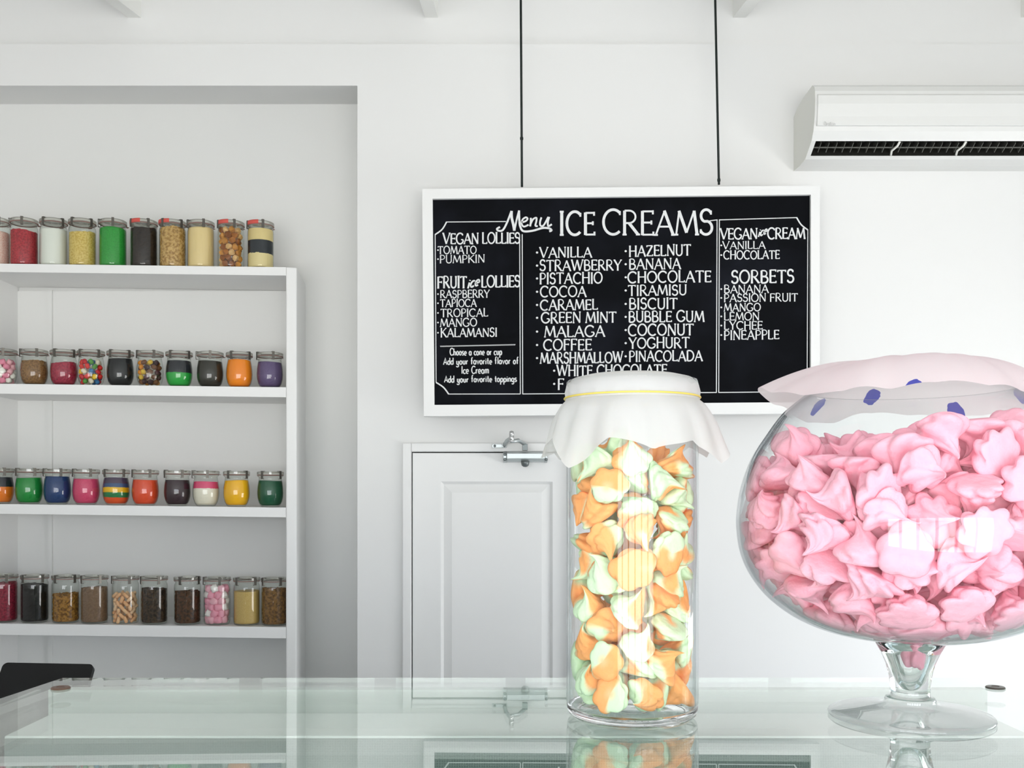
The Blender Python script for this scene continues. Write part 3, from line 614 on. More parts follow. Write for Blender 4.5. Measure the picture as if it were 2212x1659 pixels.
def chunks(kind, X, Yc, Z, top, shape, size, cols, names, where, group, name):
    """layers of single sweets against the glass, seen from the shop"""
    layer = 0; z = .005 + size * .52
    while z < top:
        spots = [(-150 + 40 * k + (20 if layer % 2 else 0)) for k in range(4 if layer % 2 == 0 else 3)]
        spots = [(-158, ), (-112, ), (-68, ), (-22, )] if layer % 2 == 0 else [(-180, ), (-135, ), (-90, ), (-45, ), (0, )]
        R = r_at(kind, z) - size * .53 - .0012
        pts = [(R * math.cos(math.radians(a[0])), R * math.sin(math.radians(a[0])), 'front') for a in spots]
        pts += [(R * .18, R * .25, 'core'), (-R * .6, R * .75, 'rear'), (R * .65, R * .72, 'rear')]
        front = sorted([p for p in pts if p[2] == 'front'])
        for p in pts:
            ci = rg.randrange(len(cols)); var = rg.randrange(3); key = (shape, size, cols[ci], var)
            m = fmat(cols[ci], rough=.5)
            if key not in ctemp: o = chunk_mesh(shape, size, var).build(name, m, smooth=shape != 'chunk'); ctemp[key] = o
            else: o = ctemp[key].copy(); C.objects.link(o)
            o.location = (X + p[0] + rg.uniform(-.0005, .0005), Yc + p[1], Z + z + rg.uniform(-.001, .001))
            o.rotation_euler = (rg.uniform(-.9, .9), rg.uniform(-.9, .9), rg.uniform(0, 6)) if shape != 'marshmallow' else (rg.choice((0, .5, 1.4)) + rg.uniform(-.2, .2), rg.uniform(-.4, .4), rg.uniform(0, 6))
            if p[2] == 'front': lab = f'{names[ci]}, {ORD[front.index(p)]} from the door-away side, layer {["one","two","three","four","five","six","seven","eight","nine"][layer]} up in {where}'
            elif p[2] == 'core': lab = f'{names[ci]} in the middle of layer {["one","two","three","four","five","six","seven","eight","nine"][layer]} up in {where}'
            else: lab = f'{names[ci]} behind layer {["one","two","three","four","five","six","seven","eight","nine"][layer]} up, {"door" if p[0] > 0 else "far"} side, in {where}'
            tag(o, lab, 'sweet', group)
        layer += 1; z += size * .86
MM = ['f2ecec', 'eba6b8', 'efc0cc']
ROW = {
 1: [(-9, 'pale pink sugar', 'e8cfc4', 'd9a594', .72, 's'), (52, 'crimson candy crumbs', 'b5313a', '8e1f2b', .74, 'g'), (116, 'white coconut flakes', 'e3e4dd', None, .79, 's'), (178, 'pale yellow cornflake crumbs', 'd9c070', 'c4a44c', .73, 'g'),
     (244, 'bright green sprinkles', '2f9f3c', '23862f', .82, 's'), (311, 'dark brown cocoa nibs', '2c211a', '17110d', .84, 'g'), (373, 'tan oat cereal', 'c9a568', '9a7338', .84, 'c'), (434, 'cream vanilla powder', 'e3ca92', None, .85, 's'),
     (499, 'CH caramel nut', 'chunk', .021, .85, ['c98a3c', '8f5320', 'e0b478', 'b06e2c']), (563, 'cream and black layers', [('e0cd96', .32), ('1d2229', .60), ('dfc88c', .84)])],
 2: [(7, 'CH marshmallow', 'marshmallow', .017, .66, ['eceae2', 'e58aa4', 'efb6c0']), (74, 'brown sugar crumble', '8f6a40', '6d4c29', .70, 'g'), (138, 'raspberry red crumbs', 'a72f45', '85203a', .64, 'g'), (197, 'CH gummy', 'gummy', .018, .70, ['e9bf1c', 'c5232b', 'e3d9c5', '2f6fa3', '4f8f3b', 'd9342f']),
     (260, 'black sugar pearls', '17181a', None, .78, 's'), (324, 'CH pebble', 'pebble', .018, .74, ['4e2a2f', '6f4526', 'd98a26', 'e5dccb', 'd8b036', '3a2326']), (387, 'black over green layers', [('27a13f', .40), ('23252b', .74)]),
     (454, 'olive black sprinkles', '35322a', '28261f', .74, 's'), (517, 'orange sprinkles', 'f58a12', None, .78, 's'), (583, 'purple sprinkles', '63507a', '54436b', .73, 's')],
 3: [(0, 'black over orange layers', [('ea7a1c', .48), ('22252e', .75)]), (63, 'leaf green sprinkles', '17913a', '0f7c30', .74, 's'), (124, 'navy blue sprinkles', '1d3f76', '16325f', .79, 's'), (186, 'pink sprinkles', 'd74870', 'c83e66', .73, 's'),
     (251, 'rainbow layers', [('e0531d', .22), ('1f7a46', .36), ('efba12', .50), ('33517c', .61), ('4a3a52', .77)]), (314, 'red orange sprinkles', 'e6512a', 'd8451f', .72, 's'), (383, 'dark plum sprinkles', '3b262d', '2c1b22', .73, 's'),
     (445, 'pink over white layers', [('e8e0d0', .50), ('dd4a76', .69)]), (511, 'yellow sprinkles', 'f6b80c', None, .74, 's'), (584, 'dark green sprinkles', '0f5a3a', '0b4a30', .74, 's')],
 4: [(8, 'dark red candy crumbs', '97263c', '701a2d', .82, 'g'), (75, 'black liquorice pieces', '17130f', '0c0a08', .79, 'g'), (142, 'golden cereal balls', 'a87834', '6a4519', .60, 'c'), (204, 'taupe cocoa powder', '80654f', '745a45', .75, 'g'),
     (271, 'CH puff', 'puff', .015, .66, ['ecbf94', 'e6b184', 'f0cba4']), (333, 'dark granola mix', '4a3828', '241a12', .73, 'c'), (405, 'brown chocolate flakes', '573720', '33200f', .69, 'c'), (469, 'CH marshmallow', 'marshmallow', .0225, .80, ['efe9e6', 'eba0b4', 'e9b0bd', 'eba0b4']),
     (533, 'beige nut powder', 'c9ab6a', 'bfa05e', .71, 's'), (593, 'golden brown flakes', '8a6232', '5a3d1c', .77, 'c')],
}
CHN = {'marshmallow': ('marshmallow', 'pink and white marshmallows', {'f2ecec': 'white marshmallow', 'eceae2': 'white marshmallow', 'efe9e6': 'white marshmallow', 'e58aa4': 'pink marshmallow', 'efb6c0': 'pale pink marshmallow', 'eba0b4': 'pink marshmallow', 'e9b0bd': 'pale pink marshmallow'}),
       'gummy': ('gummy_candy', 'mixed gummy candies', {'e9bf1c': 'yellow gummy', 'c5232b': 'dark red gummy', 'e3d9c5': 'white gummy', '2f6fa3': 'blue gummy', '4f8f3b': 'green gummy', 'd9342f': 'red gummy'}),
       'pebble': ('candy_pebble', 'mixed candy pebbles', {'4e2a2f': 'plum candy pebble', '6f4526': 'brown candy pebble', 'd98a26': 'orange candy pebble', 'e5dccb': 'white candy pebble', 'd8b036': 'yellow candy pebble', '3a2326': 'dark candy pebble'}),
       'puff': ('corn_puff', 'peach coloured puffs', {'ecbf94': 'peach puff', 'e6b184': 'tan peach puff', 'f0cba4': 'pale peach puff'}),
       'chunk': ('nut_piece', 'caramel nut pieces', {'c98a3c': 'golden nut piece', '8f5320': 'brown nut piece', 'e0b478': 'pale nut piece', 'b06e2c': 'caramel nut piece'})}
RED = {(1, 311), (1, 373), (1, 499), (1, 563)}
def put_jar(kind, X, Z, label, rot, red):
    r = JAR[kind] if not used[kind] else copy_tree(JAR[kind]); used[kind] = True
    r.location = (X, BY, Z); r.rotation_euler = (0, 0, rot); r['label'] = label; r['group'] = 'clip-top jars on the shelves'
    if red:
        lid = [c for c in r.children if c.name.startswith('lid')][0]
        bb = MB(); bb.lathe([(.0424, .1392), (.0432, .1392), (.0436, .1455), (.0432, .1515), (.0424, .1515)], 20, a0=math.radians(-165) - rot, a1=math.radians(-85) - rot)
        bb.build('red_band', M['redseal'], lid, smooth=True)['label'] = 'red rubber band showing on the lid'
    return r
for sh, items in ROW.items():
    kind = 'tall' if sh in (1, 4) else 'tulip'; HF = HT[kind]
    for it in items:
        px = it[0]; X = (px - 1106) * BY / F; Z = shelf_z(sh, X) + .0008; lab = it[1]; rot = rg.uniform(-.5, .5)
        ad = 'tall glass clip jar' if kind == 'tall' else 'rounded glass clip jar'
        if lab.startswith('CH'):
            shape, size, frac, cols = it[2:]; nm, gname, cn = CHN[shape]
            put_jar(kind, X, Z, f'{ad} of {gname} on the {SHN[sh]}', rot, (sh, px) in RED)
            chunks(kind, X, BY, Z, HF * frac, shape, size, cols, [cn[c] for c in cols], f'the {SHN[sh]} jar', f'{gname} in a jar on the {SHN[sh]}', nm)
            continue
        put_jar(kind, X, Z, f'{ad} of {lab} on the {SHN[sh]}', rot, (sh, px) in RED)
        o3 = Vector((X, BY, Z))
        if isinstance(it[2], list):
            root = empty('layered_sprinkles', o3, f'{lab} of sprinkles inside a clip jar on the {SHN[sh]}', 'sprinkles', kind='stuff'); z0 = .005
            for c, fr in it[2]:
                b = fill_mesh(kind, z0, HF * fr, .0003, rg, .0012); b.build('sprinkle_layer', fmat(c), root, fix=True, smooth=False); z0 = HF * fr - .0005
        else:
            c, c2, fr, tex = it[2:6]; rough = {'s': .0002, 'g': .0012, 'c': .0028}[tex]
            b = fill_mesh(kind, .005, HF * fr, rough, rg, {'s': .0012, 'g': .003, 'c': .002}[tex])
            nm = lab.split()[-1]; nm = {'crumbs': 'candy_crumbs', 'flakes': 'flakes', 'layers': 'sprinkles', 'nibs': 'cocoa_nibs', 'balls': 'cereal', 'pieces': 'liquorice', 'mix': 'granola', 'pearls': 'sugar_pearls'}.get(nm, nm)
            o = b.build(nm, fmat(c, c2, {'s': 420, 'g': 190, 'c': 130}[tex]), None, (0, 0, 0), smooth=tex == 's'); o.location = o3
            stuff(nm, f'{lab} inside a {"tall" if kind == "tall" else "rounded"} clip jar on the {SHN[sh]}', 'sweets', o)

# ------------------------------------------------------------------ glass display case
ZG = 1.200
cl, cr = P(135.5, 1464.5, 1.3368), P(2143.5, 1463.5, 1.339)
xl = lambda y: cl.x + (1.3368 - y) * -.105; xr = lambda y: cr.x + (1.339 - y) * .235
co_ = Vector((0, 1.02, 0))
case = empty('display_case', co_, 'glass-topped ice cream display case with a white interior', 'display case')
YA, YZ = .70, 1.336; th = .010
b = MB(); b.hexa([(xl(YA), YA, ZG - th), (xr(YA), YA, ZG - th), (cr.x, 1.339, ZG - th), (cl.x, 1.3368, ZG - th)], [(xl(YA), YA, ZG), (xr(YA), YA, ZG), (cr.x, 1.339, ZG), (cl.x, 1.3368, ZG)])
gt_ = b.build('glass_top', M['counterglass'], case, co_)
for px, py in ((131, 1488), (2150, 1487)):
    Yc = .251 * F / (py - 1070); p = P(px, py, Yc)
    b = MB(); b.lathe([(0, 0), (.0120, 0), (.0122, .0012), (.0110, .0024), (.005, .0027), (.0045, .0020), (0, .0020)], 24, p.x, p.y, ZG + .0002)
    b.build('metal_cap', M['copper'] if px < 1000 else M['clip'], gt_, co_, smooth=False)
xa, xb = cl.x - .008, cr.x - .02
b = MB(); b.box(xa, xb, 1.312, 1.330, 0, ZG - th - .0015); b.build('rear_panel', M['rear'], case, co_)
b = MB(); b.box(xa + .006, xb - .006, 1.186, 1.311, .90, ZG - .0425); b.build('air_duct', M['duct'], case, co_, bevel=.002)
M['mesh'] = mat('perforated grey panel', (.20, .24, .23), .6, .3)
n_ = M['mesh'].node_tree.nodes; l_ = M['mesh'].node_tree.links
tc_ = n_.new('ShaderNodeTexCoord'); vo = n_.new('ShaderNodeTexVoronoi'); vo.inputs['Randomness'].default_value = 0; vo.inputs['Scale'].default_value = 330; rp = n_.new('ShaderNodeValToRGB')
rp.color_ramp.elements[0].position = .25; rp.color_ramp.elements[0].color = (.10, .13, .12, 1); rp.color_ramp.elements[1].position = .45; rp.color_ramp.elements[1].color = (.20, .24, .225, 1)
l_.new(tc_.outputs['Object'], vo.inputs['Vector']); l_.new(vo.outputs['Distance'], rp.inputs['Fac']); l_.new(rp.outputs['Color'], n_['Principled BSDF'].inputs['Base Color'])
b = MB(); b.box(xa + .008, xb - .008, 1.183, 1.1855, .91, ZG - .0455); b.build('vent_panel', M['mesh'], case, co_)
for x_, s_ in ((xl(1.0), 1), (xr(1.0) - .03, 1)):
    b = MB(); b.box(x_ + .012, x_ + .018, YA + .02, 1.311, .80, ZG - th - .001); b.build('side_pane', M['paneglass'], case, co_)
b = MB(); b.box(xa + .03, xb - .03, YA + .02, 1.182, .78, .80); b.build('tray', M['paint'], case, co_)
b = MB(); b.box(xa - .02, xb + .05, YA + .02, 1.311, 0, .78); b.build('cabinet', M['paint'], case, co_)
b = MB(); b.box(xa + .01, xb - .01, YA + .004, YA + .010, .79, ZG - th - .001); b.build('front_pane', M['paneglass'], case, co_)

so2 = Vector((-1.46, 1.0, 0))  # counter added out of view to keep low light off the niche shelves
sc_ = empty('shade_counter', so2, 'added white counter beside the display case, shading the lower niche shelves', 'counter')
b = MB(); b.box(XL + .01, xl(1.0) - .045, YA + .02, 1.31, 1.09, 1.12); b.build('top', M['paint'], sc_, so2, bevel=.004)
b = MB(); b.box(XL + .01, xl(1.0) - .06, YA + .05, 1.30, 0, 1.09); b.build('cabinet', M['paint'], sc_, so2)

# worktop behind the case with a tablet leaning on its stand
wo = Vector((-.1, 1.56, 0))
wt = empty('back_worktop', wo, 'white worktop behind the glass display case', 'worktop')
b = MB(); b.box(-1.2, .9, 1.345, 1.80, .97, 1.0); b.build('top', M['paint'], wt, wo)
for x_ in (-1.15, .83): b = MB(); b.box(x_, x_ + .04, 1.38, 1.76, 0, .97); b.build('leg_panel', M['paint'], wt, wo)
tA, tB = P(12, 1436, 1.55), P(207, 1439.5, 1.55)
up = Vector((0, .60, .80)); up.normalize(); ax = (tB - tA).normalized(); nrm = ax.cross(up).normalized()
HTb = (tA.z - 1.0022) / up.z
base = (tA + tB) / 2 - up * HTb
tab = empty('tablet_computer', base, 'black tablet leaning back behind the glass case near the shelves', 'tablet')
def rrect(w_, h_, r_, n=6):
    pts = []
    for cx, cy, a0 in ((w_ / 2 - r_, h_ - r_, 0), (-w_ / 2 + r_, h_ - r_, 90), (-w_ / 2 + r_, r_, 180), (w_ / 2 - r_, r_, 270)):
        pts += [(cx + r_ * math.cos(math.radians(a0 + 90 * i / n)), cy + r_ * math.sin(math.radians(a0 + 90 * i / n))) for i in range(n + 1)]
    return pts
W_ = (tB - tA).length
def slab(w_, h_, r_, off, d0, d1):
    pl = rrect(w_, h_, r_); b = MB(); n = len(pl)
    vs = [base + ax * x + up * (y + off) + nrm * d0 for x, y in pl] + [base + ax * x + up * (y + off) + nrm * d1 for x, y in pl]
    b.add(vs, [tuple(range(n)), tuple(range(2 * n - 1, n - 1, -1))] + [(i, n + i, n + (i + 1) % n, (i + 1) % n) for i in range(n)]); return b
sh_ = slab(W_, HTb, .008, 0, 0, .008).build('shell', M['blackplastic'], tab, base)
slab(W_ - .012, HTb - .012, .004, .006, -.0006, 0).build('screen', M['blackplastic'], sh_, base)
m_ = base + up * HTb * .55 - nrm * .001
b = MB(); b.prism([(0, 0), (0, .004), (.06, .004), (.06, 0)], 'x', -.03, .03)
b.v = [(base.x + v[0], base.y + v[1] + .012 + .012, 1.0008 + v[2]) for v in b.v]; b.build('stand_foot', M['blackplastic'], tab, base)
# ------------------------------------------------------------------ tall jar
JX, JY = P(1365, 0, 1.109).x, 1.109
jo = Vector((JX, JY, ZG + .0006))
jar = empty('tall_jar', jo, 'tall straight glass jar full of orange and green meringues on the display case', 'jar')
b = MB()
b.lathe([(.0725, .0125), (.0747, .017), (.075, .024), (.075, .375), (.0742, .380), (.0733, .3805), (.0725, .378), (.0720, .37), (.0720, .024), (.0715, .0165), (.0705, .0125)], 96)
b.build('glass_wall', M['vaseglass'], jar, smooth=True)
b = MB(); b.lathe([(0, .0025), (.060, .0025), (.064, 0), (.0675, .0002), (.0722, .004), (.0740, .0085), (.0742, .0123), (.070, .0123), (.066, .0098), (0, .0092)], 96)
b.build('glass_base', M['solid'], jar, smooth=True)

# white paper cover with an elastic band
co2 = jo + Vector((0, 0, .381))
cov = empty('paper_cover', co2, 'white paper cover held over the tall jar by a yellow elastic band', 'cover')
rgc = random.Random(4)
M['paper'] = sheet('thin white paper', (.82, .82, .82), .18, .40)
n = 144; b = MB()
zb = .0265                     # band below the rim
zbd = (1070 - 846) / F * (JY - .075) + EYE - co2.z
rows = [(0, .0065), (.03, .0062), (.055, .0048), (.068, .0015), (.0745, -.005), (.0765, -.014), (.0762, zbd + .004), (.0757, zbd), (.0760, zbd - .003)]
sk = 12
def skirt(a, t):
    # a square sheet: its four corners hang lower and stand further out
    c4 = abs(math.cos(2 * (a + .62))) ** 1.6
    ln = .054 + .020 * c4 + .026 * (2 / PI * math.asin(abs(math.sin(3.5 * a + .4))) - .5) + .004 * math.sin(5 * a + 1)
    fold = .5 + .5 * math.sin(9 * a + .8 * math.sin(3 * a)); fold2 = .5 + .5 * math.sin(16 * a + 2)
    r = .076 + t ** .55 * (.013 + .012 * c4 + .007 * fold * t) + (.0030 * fold2 + .0028 * abs(math.sin(8 * a + 1.1))) * min(1, t * 2.5)
    return r, zbd - .003 - ln * t * (1 - .12 * t)
def cfn(r, z, a):
    k = .0007 * math.sin(22 * a) * max(0, min(1, (-z) / .02)) if z > zbd - .001 else 0
    return r + k, z
b.lathe(rows, n, fn=cfn); base_n = len(b.v)
vs = []
for i in range(sk + 1):
    t = i / sk
    for k in range(n):
        a = 2 * PI * k / n; r, z = skirt(a, t); vs.append((r * math.cos(a), r * math.sin(a), z))
b.add(vs, [(i * n + k, i * n + (k + 1) % n, (i + 1) * n + (k + 1) % n, (i + 1) * n + k) for i in range(sk) for k in range(n)])
o = b.build('paper_sheet', M['paper'], cov, smooth=True)
b = MB(); b.tube([(.0768 * math.cos(2 * PI * k / 72), .0768 * math.sin(2 * PI * k / 72), zbd) for k in range(73)], .0011, 6, caps=False); b.build('elastic_band', M['yellow'], cov, smooth=True)

# ------------------------------------------------------------------ footed bowl
WX, WY = P(1966, 0, 1.10).x, 1.10
wo_ = Vector((WX, WY, ZG + .0006))
bowl = empty('footed_bowl', wo_, 'big round footed glass bowl heaped with pink meringues on the display case', 'bowl')
OUT = [(.0405, .0865), (.087, .0945), (.1236, .1085), (.155, .1305), (.176, .1567), (.1875, .1829), (.1917, .2091), (.1917, .230), (.1865, .2615), (.175, .2929), (.1587, .3191), (.1393, .3453), (.1150, .3660)]
def refine(pr, k=4):
    return smooth_pts(pr, k)
OUTR = refine(OUT)
b = MB()
b.lathe(OUTR + [(.1095, .3690), (.1085, .3695), (.1075, .3680), (.1090, .3660)] + [(r - .0035, z + (.003 if z < .15 else 0)) for r, z in OUTR[::-1][1:]], 128)
b.build('bowl_wall', M['bowlglass'], bowl, smooth=True)
stem = [(0, .0305), (.0055, .0325), (.0105, .041), (.0150, .055), (.0225, .074), (.0345, .0875), (.0400, .0870), (.0385, .0850), (.032, .0735), (.0262, .060), (.0228, .046), (.0212, .032), (.0213, .0245), (.0228, .0228),
        (.0262, .0222), (.0275, .0200), (.0268, .0180), (.0278, .0168), (.0290, .0150), (.040, .0125), (.060, .0088), (.080, .0062), (.0868, .0050), (.0890, .0030), (.0882, .0006), (.085, 0), (.060, .0006), (.035, .0025), (0, .0035)]
k_ = stem.index((.0262, .0222))
b = MB(); b.lathe(stem[:k_ + 1], 96); b.build('stem', M['solid'], bowl, smooth=True)
b = MB(); b.lathe(stem[k_:], 128); b.build('foot', M['footglass'], bowl, smooth=True)

# crumpled translucent cover with printed blue dots
cv0 = wo_ + Vector((0, 0, .370))
M['film'] = sheet('translucent film with blue dots', (.93, .915, .915), .14, .55, dots=[(-.066, .120), (.0075, .134), (.098, .100), (.142, .030), (-.0565, -.141)])
fc = empty('film_cover', cv0, 'crumpled translucent white cover with blue dots over the footed bowl', 'cover')
b = MB(); n = 160; vs = []; rr_ = [0, .015, .03, .045, .06, .07, .08, .088, .095, .10, .105, .11, .115, .12, .125, .13, .135, .14, .145, .150]
def film(r, a):
    wv = .55 * math.sin(5 * a + .7) + .35 * math.sin(8 * a + 2.1) + .3 * math.sin(13 * a)
    tail = max(0, math.cos(a - PI * 1.02)) ** 10
    q = r * (1 + (r / .15) ** 4 * (.03 * math.sin(4 * a + 1.2) + .025 * math.sin(7 * a) + .10 * tail))
    f = min(1, r / .152); back = max(0, math.sin(a))
    z = .0335 * (1 - f ** 3.0) + (.0095 * math.sin(4 * a + 2.5) + .0075 * wv + .004 * abs(math.sin(10.5 * a))) * (f ** 2) * (1 - .45 * f)
    z -= f ** 6 * (.016 + .010 * back) - .012 * tail * f ** 5
    z += .0028 * math.sin(60 * r + 3 * a) * f * (1 - f)
    if .09 < r < .122: z = max(z, .0012)
    return q, z
for r in rr_:
    if r == 0: vs.append((0, 0, film(0, 0)[1])); continue
    for k in range(n):
        a = 2 * PI * k / n; q_, z = film(r, a); vs.append((q_ * math.cos(a), q_ * math.sin(a), z))
fs = [(0, 1 + k, 1 + (k + 1) % n) for k in range(n)]
for i in range(len(rr_) - 2):
    for k in range(n): fs.append((1 + i * n + k, 1 + i * n + (k + 1) % n, 1 + (i + 1) * n + (k + 1) % n, 1 + (i + 1) * n + k))
b.add(vs, fs); o = b.build('film_sheet', M['film'], fc, smooth=True)

# ------------------------------------------------------------------ meringues
def meringue_geo(seed, nu=48, nv=30, star=1.0):
    """piped kiss about one unit wide: a rope of meringue wound into a dollop, with star-nozzle folds and a flicked tip"""
    rg = random.Random(seed)
    L = rg.choice([5, 6, 6, 7, 8]); amp = rg.uniform(.12, .24) * star; tw = rg.uniform(1.0, 2.6) * rg.choice((1, -1))
    H = rg.uniform(.80, 1.0); lean = rg.uniform(.10, .34); la = rg.uniform(0, 6.28); sq = rg.uniform(.88, 1.0)
    turns = rg.uniform(1.5, 2.6); rope = rg.uniform(.20, .36); ph = rg.uniform(0, 6.28); bs = rg.uniform(0, 1)
    key = [(0, 0), (.22, -.004), (.41, .0), (.48, .045), (.51, .13), (.49, .23), (.42, .33), (.325, .43), (.235, .53), (.165, .63), (.115, .72), (.08, .81), (.052, .89), (.028, .955), (0, 1.0)]
    prof = []
    for i in range(len(key) - 1):
        k = 1 if i in (0, 13) else (2 if i < 13 else 1)
        for j in range(k):
            t = j / k; prof.append((key[i][0] * (1 - t) + key[i + 1][0] * t, key[i][1] * (1 - t) + key[i + 1][1] * t))
    prof.append(key[-1])
    V = []; F = []; P = []
    for i, (r, z) in enumerate(prof):
        n = 1 if r == 0 else nu
        for k in range(n):
            u = 2 * math.pi * k / nu
            env = max(0, min(1, (z + .012) / .09)) * max(0, min(1, (1.02 - z) / .25))
            lob = abs(math.cos(.5 * L * (u + tw * z) + ph))
            s = (turns * z * (1.25 - .3 * z) - u / (2 * math.pi) + bs) % 1.0
            bump = math.sqrt(max(0, 1 - (2 * s - 1) ** 2))
            rr = r * (1 + amp * 1.8 * env * (lob - .7) + rope * env * (bump - .72))
            t = max(0, z - .35) / .65
            rr *= 1 + .07 * math.sin(2 * u + ph + 3 * z) + .05 * math.sin(3 * u - ph)
            V.append((rr * math.cos(u) + lean * t * t * math.cos(la + 1.6 * t), rr * sq * math.sin(u) + lean * t * t * math.sin(la + 1.6 * t), z * H - .02 * r * (1 - env) * 0))
            P.append((u, z))
    for k in range(nu): F.append((0, 1 + (k + 1) % nu, 1 + k))
    rows = len(prof) - 2
    for i in range(rows - 1):
        a = 1 + i * nu; b = a + nu
        for k in range(nu): F.append((a + k, a + (k + 1) % nu, b + (k + 1) % nu, b + k))
    a = 1 + (rows - 1) * nu; top = len(V) - 1
    for k in range(nu): F.append((a + k, a + (k + 1) % nu, top))
    return V, F, P

